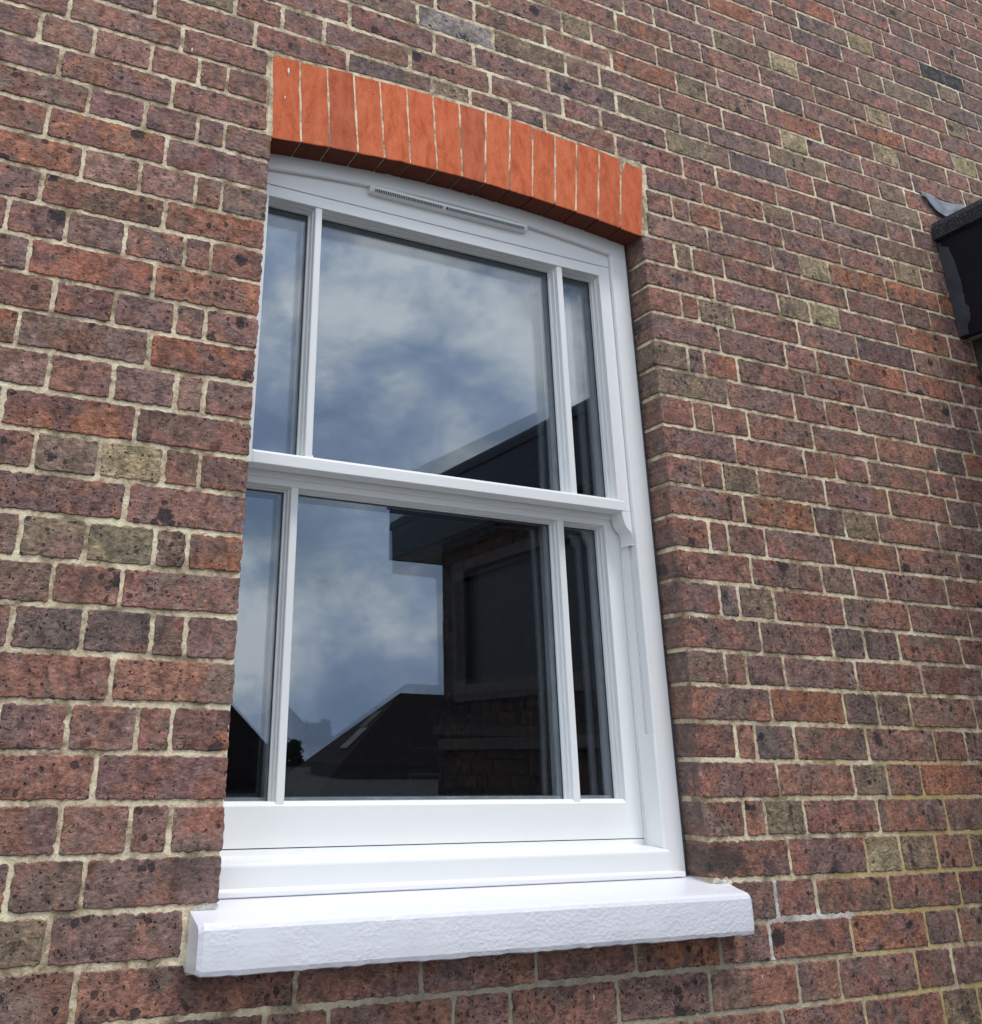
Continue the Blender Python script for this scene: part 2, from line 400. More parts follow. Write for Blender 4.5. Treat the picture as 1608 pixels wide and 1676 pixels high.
def extrude(profile, axis, a, b, segs=1, fn=None):
    """closed profile of (u, v) points swept along an axis: x -> (u,v)=(y,z); z -> (x,y); y -> (x,z)"""
    bm = bmesh.new(); rings = []
    for i in range(segs + 1):
        t = a + (b - a) * i / segs; r = []
        for u, v in profile:
            p = {'x': (t, u, v), 'z': (u, v, t), 'y': (u, t, v)}[axis]
            if fn: p = fn(p)
            r.append(bm.verts.new(p))
        rings.append(r)
    n = len(profile)
    for r0, r1 in zip(rings, rings[1:]):
        for i in range(n):
            bm.faces.new((r0[i], r0[(i + 1) % n], r1[(i + 1) % n], r1[i]))
    bm.faces.new(rings[0]); bm.faces.new(list(reversed(rings[-1])))
    return bm
def arc(cx, cy, r, a0, a1, n=4):
    return [(cx + r * math.cos(math.radians(a0 + (a1 - a0) * i / n)), cy + r * math.sin(math.radians(a0 + (a1 - a0) * i / n))) for i in range(n + 1)]

# ------------------------------------------------------------------ brick wall
# one row per course, counted down from the springing of the arch: left end, right end (mm), colour of every brick
COURSES = {
  -26: "-1805,-1689,. -1689,-1462,. -1462,-1234,. -1234,-1118,. -1118,-886,. -886,-657,. -657,-540,. -540,-427,. -427,-192,. -192,38,. 38,150,. 150,384,. 384,619,. 619,736,. 736,970,. 970,1203,. 1203,1314,. 1314,1544,. 1544,1773,. 1773,1890,. 1890,2123,. 2123,2350,. 2350,2460,. 2460,2689,. 2689,2916,. 2916,3029,. 3029,3256,. 3256,3487,. 3487,3603,. 3603,3836,.",
  -25: "-1798,-1571,. -1571,-1461,. -1461,-1229,. -1229,-1000,. -1000,-884,. -884,-651,. -651,-418,. -418,-189,. -189,-73,. -73,157,. 157,388,. 388,503,. 503,734,. 734,967,. 967,1084,. 1084,1317,. 1317,1549,. 1549,1666,. 1666,1899,. 1899,2129,. 2129,2243,. 2243,2470,. 2470,2701,. 2701,2812,. 2812,3044,. 3044,3279,. 3279,3389,. 3389,3619,. 3619,3850,.",
  -24: "-1904,-1676,. -1676,-1444,. -1444,-1334,. -1334,-1100,. -1100,-866,. -866,-756,. -756,-528,. -528,-295,. -295,-66,. -66,43,. 43,274,. 274,507,. 507,622,. 622,850,. 850,1077,. 1077,1186,. 1186,1419,. 1419,1651,. 1651,1768,. 1768,1999,. 1999,2234,. 2234,2346,. 2346,2573,. 2573,2804,. 2804,2913,. 2913,3141,. 3141,3369,. 3369,3486,. 3486,3713,.",
  -23: "-1811,-1697,. -1697,-1465,. -1465,-1238,. -1238,-1127,. -1127,-896,. -896,-665,. -665,-550,. -550,-436,. -436,-207,. -207,26,. 26,141,. 141,375,. 375,610,. 610,725,. 725,960,. 960,1188,. 1188,1305,. 1305,1536,. 1536,1769,. 1769,1881,. 1881,2112,. 2112,2345,. 2345,2458,. 2458,2693,. 2693,2924,. 2924,3041,. 3041,3273,. 3273,3500,. 3500,3615,. 3615,3847,.",
  -22: "-1746,-1632,. -1632,-1398,. -1398,-1166,. -1166,-1057,. -1057,-828,. -828,-595,. -595,-363,. -363,-250,. -250,-16,. -16,211,. 211,320,. 320,547,. 547,779,. 779,892,. 892,1126,. 1126,1357,. 1357,1471,. 1471,1700,. 1700,1932,. 1932,2043,. 2043,2275,. 2275,2507,. 2507,2620,. 2620,2851,. 2851,3084,. 3084,3194,. 3194,3421,. 3421,3650,. 3650,3763,.",
  -21: "-1849,-1621,. -1621,-1388,. -1388,-1277,. -1277,-1045,. -1045,-815,. -815,-702,. -702,-472,. -472,-244,. -244,-12,. -12,102,. 102,332,. 332,566,. 566,677,. 677,905,. 905,1137,. 1137,1249,. 1249,1483,. 1483,1714,. 1714,1826,. 1826,2054,. 2054,2281,. 2281,2398,. 2398,2628,. 2628,2860,. 2860,2971,. 2971,3202,. 3202,3434,. 3434,3544,. 3544,3776,.",
  -20: "-1721,-1607,. -1607,-1373,. -1373,-1142,. -1142,-1025,. -1025,-794,. -794,-561,. -561,-450,. -450,-335,. -335,-104,. -104,129,. 129,244,. 244,471,. 471,704,. 704,815,. 815,1045,. 1045,1272,. 1272,1388,. 1388,1623,. 1623,1856,. 1856,1973,. 1973,2203,. 2203,2430,. 2430,2546,. 2546,2781,. 2781,3012,. 3012,3129,. 3129,3361,. 3361,3591,. 3591,3701,.",
  -19: "-1782,-1671,. -1671,-1439,. -1439,-1211,. -1211,-1102,. -1102,-869,. -869,-634,. -634,-517,. -517,-290,. -290,-60,. -60,53,. 53,288,. 288,517,. 517,627,. 627,861,. 861,1088,. 1088,1197,. 1197,1430,. 1430,1660,. 1660,1777,. 1777,2004,. 2004,2231,. 2231,2343,. 2343,2571,. 2571,2802,. 2802,3033,. 3033,3150,. 3150,3384,. 3384,3611,. 3611,3725,.",
  -18: "-1742,-1633,. -1633,-1401,. -1401,-1167,. -1167,-1058,. -1058,-825,. -825,-590,. -590,-473,. -473,-242,. -242,-12,. -12,101,. 101,328,. 328,561,. 561,677,. 677,904,. 904,1133,. 1133,1246,. 1246,1476,. 1476,1705,. 1705,1815,. 1815,2050,. 2050,2278,. 2278,2390,. 2390,2620,. 2620,2726,. 2726,2953,. 2953,3182,. 3182,3291,. 3291,3519,. 3519,3746,.",
  -17: "-1816,-1588,. -1588,-1355,. -1355,-1241,. -1241,-1011,. -1011,-780,. -780,-666,. -666,-435,. -435,-202,. -202,-87,. -87,145,. 145,373,. 373,487,. 487,716,. 716,948,. 948,1064,. 1064,1299,. 1299,1534,. 1534,1644,. 1644,1871,. 1871,2105,. 2105,2215,. 2215,2451,. 2451,2556,. 2556,2667,. 2667,2902,. 2902,3129,. 3129,3244,. 3244,3472,. 3472,3701,.",
  -16: "-1873,-1645,. -1645,-1414,. -1414,-1297,. -1297,-1067,. -1067,-837,. -837,-728,. -728,-494,. -494,-261,. -261,-146,. -146,86,. 86,320,. 320,434,. 434,661,. 661,894,. 894,1003,. 1003,1236,. 1236,1471,. 1471,1587,. 1587,1819,. 1819,2046,. 2046,2270,. 2270,2387,D 2387,2613,. 2613,2734,. 2734,2967,. 2967,3079,. 3079,3312,. 3312,3541,. 3541,3650,. 3650,3882,.",
  -15: "-1707,-1480,. -1480,-1365,. -1365,-1135,. -1135,-906,. -906,-790,. -790,-563,. -563,-335,. -335,-218,. -218,14,. 14,242,. 242,357,. 357,592,. 592,820,. 820,936,. 936,1164,. 1164,1395,. 1395,1512,. 1512,1744,. 1744,1982,. 1982,2218,R 2218,2455,D 2455,2567,. 2567,2802,P 2802,3030,. 3030,3140,. 3140,3373,. 3373,3602,. 3602,3711,.",
  -14: "-1767,-1653,. -1653,-1418,. -1418,-1191,. -1191,-1074,. -1074,-846,. -846,-611,. -611,-501,. -501,-271,. -271,-36,. -36,81,. 81,308,. 308,536,. 536,649,. 649,880,. 880,1114,. 1114,1224,. 1224,1451,. 1451,1679,. 1679,1793,. 1793,2028,D 2028,2146,Y 2146,2384,P 2384,2617,K 2617,2728,. 2728,2956,. 2956,3186,. 3186,3297,. 3297,3527,. 3527,3761,.",
  -13: "-1730,-1496,. -1496,-1379,. -1379,-1146,. -1146,-917,. -917,-802,. -802,-572,. -572,-337,. -337,-222,. -222,6,. 6,239,. 239,356,. 356,588,. 588,821,. 821,935,. 935,1166,. 1166,1399,. 1399,1634,. 1634,1748,M 1748,1978,D 1978,2224,. 2224,2455,D 2455,2571,G 2571,2800,D 2800,2915,. 2915,3144,. 3144,3373,. 3373,3483,. 3483,3717,.",
  -12: "-1892,-1662,. -1662,-1431,. -1431,-1316,. -1316,-1085,. -1085,-850,. -850,-738,. -738,-506,. -506,-271,. -271,-160,. -160,70,. 70,301,. 301,412,. 412,641,. 641,875,. 875,992,. 992,1226,. 1226,1337,P 1337,1573,. 1573,1804,R 1804,2039,. 2039,2159,G 2159,2399,. 2399,2637,D 2637,2868,. 2868,3095,. 3095,3208,. 3208,3442,. 3442,3675,. 3675,3787,.",
  -11: "-1722,-1489,. -1489,-1261,. -1261,-1145,. -1145,-918,. -918,-683,. -683,-567,. -567,-337,. -337,-103,. -103,12,. 12,241,. 241,475,. 475,589,. 589,819,. 819,1051,. 1051,1162,P 1162,1396,P 1396,1631,. 1631,1744,Y 1744,1972,R 1972,2209,. 2209,2450,R 2450,2564,G 2564,2673,. 2673,2907,. 2907,3137,. 3137,3249,. 3249,3477,. 3477,3707,.",
  -10: "-1730,-1502,. -1502,-1269,. -1269,-1158,. -1158,-926,. -926,-699,. -699,-588,. -588,-357,. -357,-130,. -130,-19,. -19,210,. 210,441,. 441,553,. 553,783,. 783,1014,R 1014,1218,O 1218,1334,P 1334,1568,. 1568,1803,P 1803,2037,P 2037,2150,Y 2150,2393,P 2393,2621,. 2621,2731,. 2731,2959,. 2959,3190,. 3190,3303,. 3303,3530,. 3530,3762,.",
  -9: "-1717,-1484,. -1484,-1250,. -1250,-1138,. -1138,-910,. -910,-676,. -676,-561,. -561,-328,. -328,-96,. -96,18,. 18,245,. 245,472,. 472,586,. 586,820,P 820,921,G 921,1155,P 1155,1384,P 1384,1613,. 1613,1736,D 1736,1967,P 1967,2198,O 2198,2435,. 2435,2557,Y 2557,2786,. 2786,3021,. 3021,3135,. 3135,3363,. 3363,3594,. 3594,3704,.",
  -8: "-1777,-1546,. -1546,-1315,. -1315,-1199,. -1199,-967,. -967,-735,. -735,-618,. -618,-390,. -390,-159,. -159,-42,. -42,192,. 192,420,. 420,535,P 535,760,R 760,985,R 985,1218,O 1218,1332,y 1332,1564,M 1564,1799,O 1799,2031,O 2031,2143,Y 2143,2381,R 2381,2491,. 2491,2723,. 2723,2958,. 2958,3075,. 3075,3303,. 3303,3537,. 3537,3654,. 3654,3886,.",
  -7: "-1810,-1581,. -1581,-1346,. -1346,-1236,. -1236,-1008,. -1008,-774,. -774,-660,. -660,-431,. -431,-202,. -202,-91,. -91,140,. 140,367,. 367,591,L 591,823,G 823,936,G 936,1149,P 1149,1381,r 1381,1616,. 1616,1722,Y 1722,1958,. 1958,2190,M 2190,2440,. 2440,2672,. 2672,2787,. 2787,3022,. 3022,3253,. 3253,3364,. 3364,3598,. 3598,3832,.",
  -6: "-1774,-1546,. -1546,-1314,. -1314,-1199,. -1199,-964,. -964,-729,. -729,-618,. -618,-390,. -390,-162,. -162,-51,. -51,180,P 180,414,P 414,530,r 530,762,P 762,986,D 986,1209,G 1209,1318,D 1318,1551,. 1551,1785,. 1785,2016,. 2016,2135,G 2135,2366,. 2366,2597,. 2597,2712,. 2712,2939,. 2939,3168,. 3168,3277,. 3277,3511,. 3511,3746,.",
  -5: "-1729,-1501,. -1501,-1266,. -1266,-1150,. -1150,-917,. -917,-685,. -685,-571,. -571,-336,. -336,-106,. -106,7,R 7,114,P 114,345,P 345,578,R 578,803,P 803,926,P 926,1152,r 1152,1384,G 1384,1609,. 1609,1718,P 1718,1955,R 1955,2185,G 2185,2299,. 2299,2533,. 2533,2761,. 2761,2872,. 2872,3103,. 3103,3331,. 3331,3441,. 3441,3669,. 3669,3898,.",
  -4: "-1903,-1668,. -1668,-1438,. -1438,-1323,. -1323,-1094,. -1094,-865,. -865,-750,. -750,-517,. -517,-287,. -287,-55,P -55,178,P 178,407,D 407,516,G 516,633,P 633,741,. 741,970,R 970,1201,P 1201,1323,R 1323,1552,R 1552,1783,R 1783,2014,R 2014,2127,P 2127,2362,. 2362,2473,. 2473,2702,. 2702,2932,. 2932,3045,. 3045,3277,. 3277,3508,. 3508,3617,. 3617,3851,.",
  -3: "-1859,-1624,. -1624,-1390,. -1390,-1277,. -1277,-1042,. -1042,-810,. -810,-695,. -695,-462,. -462,-220,R -220,-17,r 1062,1259,R 1259,1487,O 1487,1603,G 1603,1717,P 1717,1951,P 1951,2187,G 2187,2418,. 2418,2652,. 2652,2761,. 2761,2991,. 2991,3218,. 3218,3328,. 3328,3558,. 3558,3792,.",
  -2: "-1897,-1670,. -1670,-1558,. -1558,-1323,. -1323,-1093,. -1093,-981,. -981,-747,. -747,-512,. -512,-401,P -401,-281,M -281,-174,r -174,-110,r -110,-14,P 1055,1144,R 1144,1204,P 1204,1315,O 1315,1546,R 1546,1777,. 1777,2005,P 2005,2121,Y 2121,2238,. 2238,2472,. 2472,2700,. 2700,2813,. 2813,3042,. 3042,3271,. 3271,3387,. 3387,3615,. 3615,3842,.",
  -1: "-1846,-1611,. -1611,-1495,. -1495,-1267,. -1267,-1032,. -1032,-920,. -920,-688,. -688,-461,P -461,-227,P -227,-10,R 1048,1258,M 1258,1490,R 1490,1599,D 1599,1712,Y 1712,1948,O 1948,2179,O 2179,2406,. 2406,2520,. 2520,2752,. 2752,2984,. 2984,3098,. 3098,3327,. 3327,3555,. 3555,3664,. 3664,3892,.",
  0: "-1776,-1542,. -1542,-1312,. -1312,-1197,. -1197,-967,. -967,-739,. -739,-627,. -627,-395,R -395,-277,M -277,-165,r -165,-104,P -104,0,P 1030,1134,P 1134,1193,. 1193,1302,P 1302,1536,R 1536,1768,R 1768,1999,P 1999,2118,G 2118,2350,. 2350,2578,. 2578,2687,. 2687,2920,. 2920,3148,. 3148,3260,. 3260,3489,. 3489,3722,.",
  1: "-1740,-1624,. -1624,-1394,. -1394,-1161,. -1161,-1044,. -1044,-816,. -816,-582,. -582,-466,R -466,-226,O -226,0,P 1030,1257,r 1257,1487,P 1487,1604,G 1604,1717,Y 1717,1952,P 1952,2178,O 2178,2291,. 2291,2518,. 2518,2752,. 2752,2868,. 2868,3101,. 3101,3335,. 3335,3446,. 3446,3680,. 3680,3907,.",
  2: "-1779,-1546,. -1546,-1432,. -1432,-1197,. -1197,-963,. -963,-849,. -849,-617,. -617,-386,O -386,-272,M -272,-155,M -155,-99,r -99,0,D 1030,1135,R 1135,1193,. 1193,1310,G 1310,1544,R 1544,1770,P 1770,2002,D 2002,2114,M 2114,2344,. 2344,2453,. 2453,2683,. 2683,2914,. 2914,3028,. 3028,3257,. 3257,3491,. 3491,3608,. 3608,3838,.",
  3: "-1832,-1603,. -1603,-1368,. -1368,-1253,. -1253,-1024,. -1024,-797,. -797,-685,. -685,-456,P -456,-214,R -214,0,O 1030,1251,P 1251,1482,P 1482,1597,. 1597,1716,R 1716,1946,O 1946,2188,O 2188,2415,. 2415,2644,. 2644,2754,. 2754,2983,. 2983,3217,. 3217,3333,. 3333,3562,. 3562,3789,.",
  4: "-1887,-1657,. -1657,-1548,. -1548,-1321,. -1321,-1088,. -1088,-974,. -974,-740,. -740,-507,. -507,-398,R -398,-285,P -285,-165,P -165,-110,R -110,0,R 1030,1136,G 1136,1188,. 1188,1300,O 1300,1533,R 1533,1762,R 1762,1993,P 1993,2114,P 2114,2229,. 2229,2456,. 2456,2689,. 2689,2805,. 2805,3032,. 3032,3262,. 3262,3374,. 3374,3602,. 3602,3835,.",
  5: "-1833,-1605,. -1605,-1491,. -1491,-1263,. -1263,-1031,. -1031,-920,. -920,-690,. -690,-456,P -456,-220,O -220,0,O 1030,1251,G 1251,1482,r 1482,1597,. 1597,1715,. 1715,1948,P 1948,2180,R 2180,2407,. 2407,2520,. 2520,2751,. 2751,2985,. 2985,3098,. 3098,3332,. 3332,3562,. 3562,3679,. 3679,3910,.",
  6: "-1776,-1543,. -1543,-1316,. -1316,-1206,. -1206,-974,. -974,-742,. -742,-628,. -628,-401,R -401,-287,O -287,-171,P -171,-108,P -108,0,R 1030,1131,R 1131,1192,P 1192,1307,R 1307,1533,P 1533,1769,R 1769,2007,R 2007,2124,D 2124,2352,. 2352,2579,. 2579,2689,. 2689,2916,. 2916,3144,. 3144,3253,. 3253,3482,. 3482,3717,.",
  7: "-1715,-1603,. -1603,-1371,. -1371,-1136,. -1136,-1024,. -1024,-797,. -797,-563,. -563,-454,O -454,-214,P -214,0,O 1030,1255,P 1255,1487,R 1487,1597,. 1597,1717,R 1717,1947,R 1947,2063,O 2063,2295,. 2295,2529,. 2529,2643,. 2643,2870,. 2870,3103,. 3103,3216,. 3216,3449,. 3449,3677,. 3677,3790,.",
  8: "-1777,-1545,. -1545,-1428,. -1428,-1195,. -1195,-960,. -960,-850,. -850,-617,. -617,-388,M -388,-273,R -273,-154,P -154,-99,M -99,0,P 1030,1133,R 1133,1201,R 1201,1314,G 1314,1543,R 1543,1776,P 1776,2005,R 2005,2124,D 2124,2359,. 2359,2474,. 2474,2703,. 2703,2936,. 2936,3053,. 3053,3285,. 3285,3514,. 3514,3628,. 3628,3861,.",
  9: "-1845,-1616,. -1616,-1385,. -1385,-1271,. -1271,-1037,. -1037,-803,. -803,-691,. -691,-457,. -457,-221,O -221,0,r 1030,1256,R 1256,1486,O 1486,1594,D 1594,1714,G 1714,1943,R 1943,2178,P 2178,2411,. 2411,2527,. 2527,2754,. 2754,2983,. 2983,3094,. 3094,3321,. 3321,3555,. 3555,3665,. 3665,3893,.",
  10: "-1886,-1654,. -1654,-1540,. -1540,-1306,. -1306,-1072,. -1072,-963,. -963,-736,. -736,-506,. -506,-392,R -392,-279,G -279,-163,Y -163,-94,R -94,0,O 1030,1135,R 1135,1193,P 1193,1310,r 1310,1537,P 1537,1769,O 1769,2000,r 2000,2109,. 2109,2337,. 2337,2567,. 2567,2682,. 2682,2910,. 2910,3142,. 3142,3255,. 3255,3483,. 3483,3717,.",
  11: "-1815,-1587,. -1587,-1360,. -1360,-1249,. -1249,-1020,. -1020,-793,. -793,-681,. -681,-451,. -451,-223,R -223,0,r 1030,1253,R 1253,1480,P 1480,1591,G 1591,1704,R 1704,1930,P 1930,2160,R 2160,2273,. 2273,2503,. 2503,2733,. 2733,2850,. 2850,3085,. 3085,3318,. 3318,3435,. 3435,3667,. 3667,3902,.",
  12: "-1760,-1533,. -1533,-1305,. -1305,-1196,. -1196,-968,. -968,-739,. -739,-623,. -623,-393,P -393,-284,G -284,-163,y -163,-104,R -104,0,O 1030,1143,P 1143,1201,D 1201,1310,G 1310,1537,R 1537,1767,R 1767,1995,P 1995,2223,. 2223,2453,. 2453,2566,. 2566,2794,. 2794,3022,. 3022,3138,. 3138,3371,. 3371,3601,. 3601,3711,.",
  13: "-1719,-1486,. -1486,-1370,. -1370,-1139,. -1139,-911,. -911,-795,. -795,-562,. -562,-330,. -330,-214,R -214,0,R 1030,1253,R 1253,1478,R 1478,1589,D 1589,1709,D 1709,1937,R 1937,2049,O 2049,2277,. 2277,2512,. 2512,2621,. 2621,2855,. 2855,3086,. 3086,3196,. 3196,3428,. 3428,3660,. 3660,3772,.",
  14: "-1773,-1538,. -1538,-1428,. -1428,-1195,. -1195,-963,. -963,-846,. -846,-618,. -618,-384,. -384,-269,D -269,-153,D -153,-94,R -94,0,P 1030,1135,R 1135,1197,P 1197,1312,D 1312,1541,P 1541,1770,R 1770,2000,P 2000,2112,. 2112,2344,. 2344,2571,. 2571,2685,. 2685,2915,. 2915,3148,. 3148,3264,. 3264,3492,. 3492,3723,.",
  15: "-1711,-1596,. -1596,-1361,. -1361,-1127,. -1127,-1015,. -1015,-785,. -785,-556,. -556,-442,. -442,-212,R -212,0,P 1030,1256,P 1256,1484,O 1484,1594,D 1594,1708,G 1708,1937,R 1937,2169,. 2169,2399,. 2399,2514,. 2514,2748,. 2748,2981,. 2981,3097,. 3097,3324,. 3324,3555,. 3555,3664,. 3664,3893,.",
  16: "-1766,-1532,. -1532,-1423,. -1423,-1188,. -1188,-953,. -953,-840,. -840,-611,. -611,-384,. -384,-274,P -274,-161,P -161,-104,R -104,0,O 1030,1140,R 1140,1197,R 1197,1312,D 1312,1540,r 1540,1770,P 1770,1879,R 1879,2109,. 2109,2339,. 2339,2452,. 2452,2686,. 2686,2919,. 2919,3028,. 3028,3260,. 3260,3494,. 3494,3606,. 3606,3837,.",
  17: "-1832,-1602,. -1602,-1374,. -1374,-1258,. -1258,-1025,. -1025,-794,. -794,-678,. -678,-450,. -450,-221,P -221,0,R 1030,1247,R 1247,1476,R 1476,1587,G 1587,1699,P 1699,1928,O 1928,2044,. 2044,2275,. 2275,2508,. 2508,2622,. 2622,2851,. 2851,3084,. 3084,3197,. 3197,3431,. 3431,3665,. 3665,3782,.",
  18: "-1765,-1651,. -1651,-1417,. -1417,-1190,. -1190,-1077,. -1077,-846,. -846,-614,. -614,-502,. -502,-267,R -267,-156,r -156,-92,M -92,0,P 1030,1137,R 1137,1197,P 1197,1310,G 1310,1536,R 1536,1760,R 1760,1992,R 1992,2223,. 2223,2335,. 2335,2570,. 2570,2797,. 2797,2906,. 2906,3135,. 3135,3370,. 3370,3481,. 3481,3716,.",
  19: "-1704,-1472,. -1472,-1358,. -1358,-1124,. -1124,-894,. -894,-785,. -785,-558,. -558,-329,. -329,-220,R -220,0,P 1030,1250,P 1250,1477,P 1477,1587,Y 1587,1706,G 1706,1823,R 1823,2050,. 2050,2284,. 2284,2395,. 2395,2625,. 2625,2852,. 2852,2965,. 2965,3198,. 3198,3430,. 3430,3539,. 3539,3774,.",
  20: "-1879,-1648,. -1648,-1415,. -1415,-1299,. -1299,-1069,. -1069,-838,. -838,-725,. -725,-491,. -491,-263,G -263,-52,P 1078,1196,P 1196,1310,P 1310,1532,R 1532,1757,R 1757,1989,P 1989,2098,. 2098,2325,. 2325,2558,. 2558,2667,. 2667,2896,. 2896,3126,. 3126,3237,. 3237,3470,. 3470,3705,.",
  21: "-1931,-1697,. -1697,-1588,. -1588,-1361,. -1361,-1132,. -1132,-1023,. -1023,-792,. -792,-563,. -563,-446,. -446,-214,P -214,139,R 139,368,. 368,602,. 602,825,. 825,1034,. 1034,1166,P 1166,1397,R 1397,1625,O 1625,1731,D 1731,1958,R 1958,2192,. 2192,2308,. 2308,2543,. 2543,2778,. 2778,2893,. 2893,3125,. 3125,3360,. 3360,3471,. 3471,3702,.",
  22: "-1873,-1642,. -1642,-1529,. -1529,-1295,. -1295,-1061,. -1061,-947,. -947,-714,. -714,-486,. -486,-369,. -369,-140,. -140,88,. 88,199,. 199,430,. 430,545,. 545,778,. 778,997,P 997,1228,R 1228,1343,P 1343,1572,P 1572,1688,R 1688,1919,. 1919,2154,. 2154,2265,. 2265,2497,. 2497,2726,. 2726,2843,. 2843,3070,. 3070,3303,. 3303,3419,. 3419,3649,. 3649,3883,.",
  23: "-1931,-1697,. -1697,-1580,. -1580,-1353,. -1353,-1121,. -1121,-1011,. -1011,-778,. -778,-550,. -550,-437,. -437,-206,. -206,23,. 23,139,. 139,367,. 367,602,. 602,716,. 716,943,. 943,1174,R 1174,1400,R 1400,1634,R 1634,1748,G 1748,1982,. 1982,2094,. 2094,2325,. 2325,2557,. 2557,2668,. 2668,2901,. 2901,3134,. 3134,3248,. 3248,3475,. 3475,3706,.",
  24: "-1700,-1469,. -1469,-1352,. -1352,-1119,. -1119,-887,. -887,-773,. -773,-546,. -546,-319,. -319,-90,. -90,25,. 25,256,. 256,489,. 489,599,. 599,833,. 833,1063,. 1063,1175,. 1175,1403,. 1403,1638,. 1638,1748,. 1748,1976,. 1976,2203,. 2203,2316,. 2316,2544,. 2544,2777,. 2777,2890,. 2890,3124,. 3124,3358,. 3358,3471,. 3471,3702,.",
  25: "-1720,-1609,. -1609,-1380,. -1380,-1146,. -1146,-1034,. -1034,-805,. -805,-578,. -578,-461,. -461,-350,. -350,-121,. -121,113,. 113,228,. 228,455,. 455,684,. 684,799,. 799,1026,. 1026,1255,. 1255,1366,. 1366,1597,. 1597,1827,. 1827,1938,. 1938,2167,. 2167,2394,. 2394,2511,. 2511,2740,. 2740,2975,. 2975,3087,. 3087,3320,. 3320,3548,. 3548,3663,. 3663,3896,.",
  26: "-1921,-1690,. -1690,-1579,. -1579,-1351,. -1351,-1122,. -1122,-1012,. -1012,-781,. -781,-554,. -554,-325,. -325,-210,. -210,22,. 22,250,. 250,362,. 362,589,. 589,821,. 821,932,. 932,1166,. 1166,1396,. 1396,1506,. 1506,1738,. 1738,1973,. 1973,2089,. 2089,2317,. 2317,2549,. 2549,2665,. 2665,2892,. 2892,3124,. 3124,3241,. 3241,3475,. 3475,3708,.",
  27: "-1879,-1645,. -1645,-1410,. -1410,-1299,. -1299,-1065,. -1065,-834,. -834,-717,. -717,-482,. -482,-249,. -249,-19,. -19,94,. 94,323,. 323,554,. 554,665,. 665,897,. 897,1128,. 1128,1240,. 1240,1469,. 1469,1696,. 1696,1805,. 1805,2038,. 2038,2267,. 2267,2377,. 2377,2604,. 2604,2833,. 2833,2943,. 2943,3176,. 3176,3408,. 3408,3525,. 3525,3756,.",
  28: "-1735,-1505,. -1505,-1276,. -1276,-1162,. -1162,-928,. -928,-693,. -693,-577,. -577,-463,. -463,-229,. -229,6,. 6,120,. 120,352,. 352,584,. 584,698,. 698,930,. 930,1161,. 1161,1274,. 1274,1505,. 1505,1734,. 1734,1844,. 1844,2079,. 2079,2309,. 2309,2423,. 2423,2653,. 2653,2884,. 2884,2999,. 2999,3230,. 3230,3464,. 3464,3575,. 3575,3809,.",
  29: "-1902,-1674,. -1674,-1565,. -1565,-1331,. -1331,-1096,. -1096,-979,. -979,-750,. -750,-515,. -515,-282,. -282,-167,. -167,68,. 68,299,. 299,408,. 408,638,. 638,871,. 871,986,. 986,1216,. 1216,1444,. 1444,1558,. 1558,1793,. 1793,2023,. 2023,2132,. 2132,2367,. 2367,2601,. 2601,2711,. 2711,2944,. 2944,3177,. 3177,3294,. 3294,3526,. 3526,3753,.",
  30: "-1914,-1686,. -1686,-1454,. -1454,-1338,. -1338,-1105,. -1105,-873,. -873,-756,. -756,-524,. -524,-290,. -290,-61,. -61,53,. 53,283,. 283,510,. 510,624,. 624,852,. 852,1079,. 1079,1190,. 1190,1418,. 1418,1648,. 1648,1762,. 1762,1995,. 1995,2226,. 2226,2338,. 2338,2565,. 2565,2792,. 2792,2909,. 2909,3141,. 3141,3376,. 3376,3492,. 3492,3724,.",
  31: "-1918,-1684,. -1684,-1572,. -1572,-1339,. -1339,-1104,. -1104,-994,. -994,-762,. -762,-528,. -528,-416,. -416,-305,. -305,-74,. -74,157,. 157,274,. 274,504,. 504,732,. 732,843,. 843,1071,. 1071,1304,. 1304,1413,. 1413,1645,. 1645,1878,. 1878,1987,. 1987,2221,. 2221,2450,. 2450,2566,. 2566,2797,. 2797,3026,. 3026,3141,. 3141,3371,. 3371,3606,. 3606,3721,.",
  32: "-1827,-1593,. -1593,-1483,. -1483,-1255,. -1255,-1027,. -1027,-914,. -914,-681,. -681,-450,. -450,-218,. -218,-108,. -108,119,. 119,351,. 351,467,. 467,700,. 700,928,. 928,1042,. 1042,1275,. 1275,1505,. 1505,1619,. 1619,1849,. 1849,2082,. 2082,2192,. 2192,2419,. 2419,2654,. 2654,2763,. 2763,2998,. 2998,3233,. 3233,3345,. 3345,3573,. 3573,3802,.",
  33: "-1704,-1470,. -1470,-1356,. -1356,-1125,. -1125,-892,. -892,-775,. -775,-541,. -541,-306,. -306,-76,. -76,36,. 36,267,. 267,499,. 499,610,. 610,845,. 845,1077,. 1077,1194,. 1194,1426,. 1426,1658,. 1658,1775,. 1775,2005,. 2005,2239,. 2239,2348,. 2348,2581,. 2581,2812,. 2812,2924,. 2924,3158,. 3158,3388,. 3388,3499,. 3499,3727,.",
  34: "-1744,-1635,. -1635,-1406,. -1406,-1174,. -1174,-1062,. -1062,-829,. -829,-594,. -594,-484,. -484,-370,. -370,-136,. -136,94,. 94,209,. 209,436,. 436,666,. 666,781,. 781,1013,. 1013,1246,. 1246,1358,. 1358,1587,. 1587,1818,. 1818,1931,. 1931,2163,. 2163,2394,. 2394,2503,. 2503,2735,. 2735,2963,. 2963,3075,. 3075,3305,. 3305,3536,. 3536,3652,. 3652,3881,.",
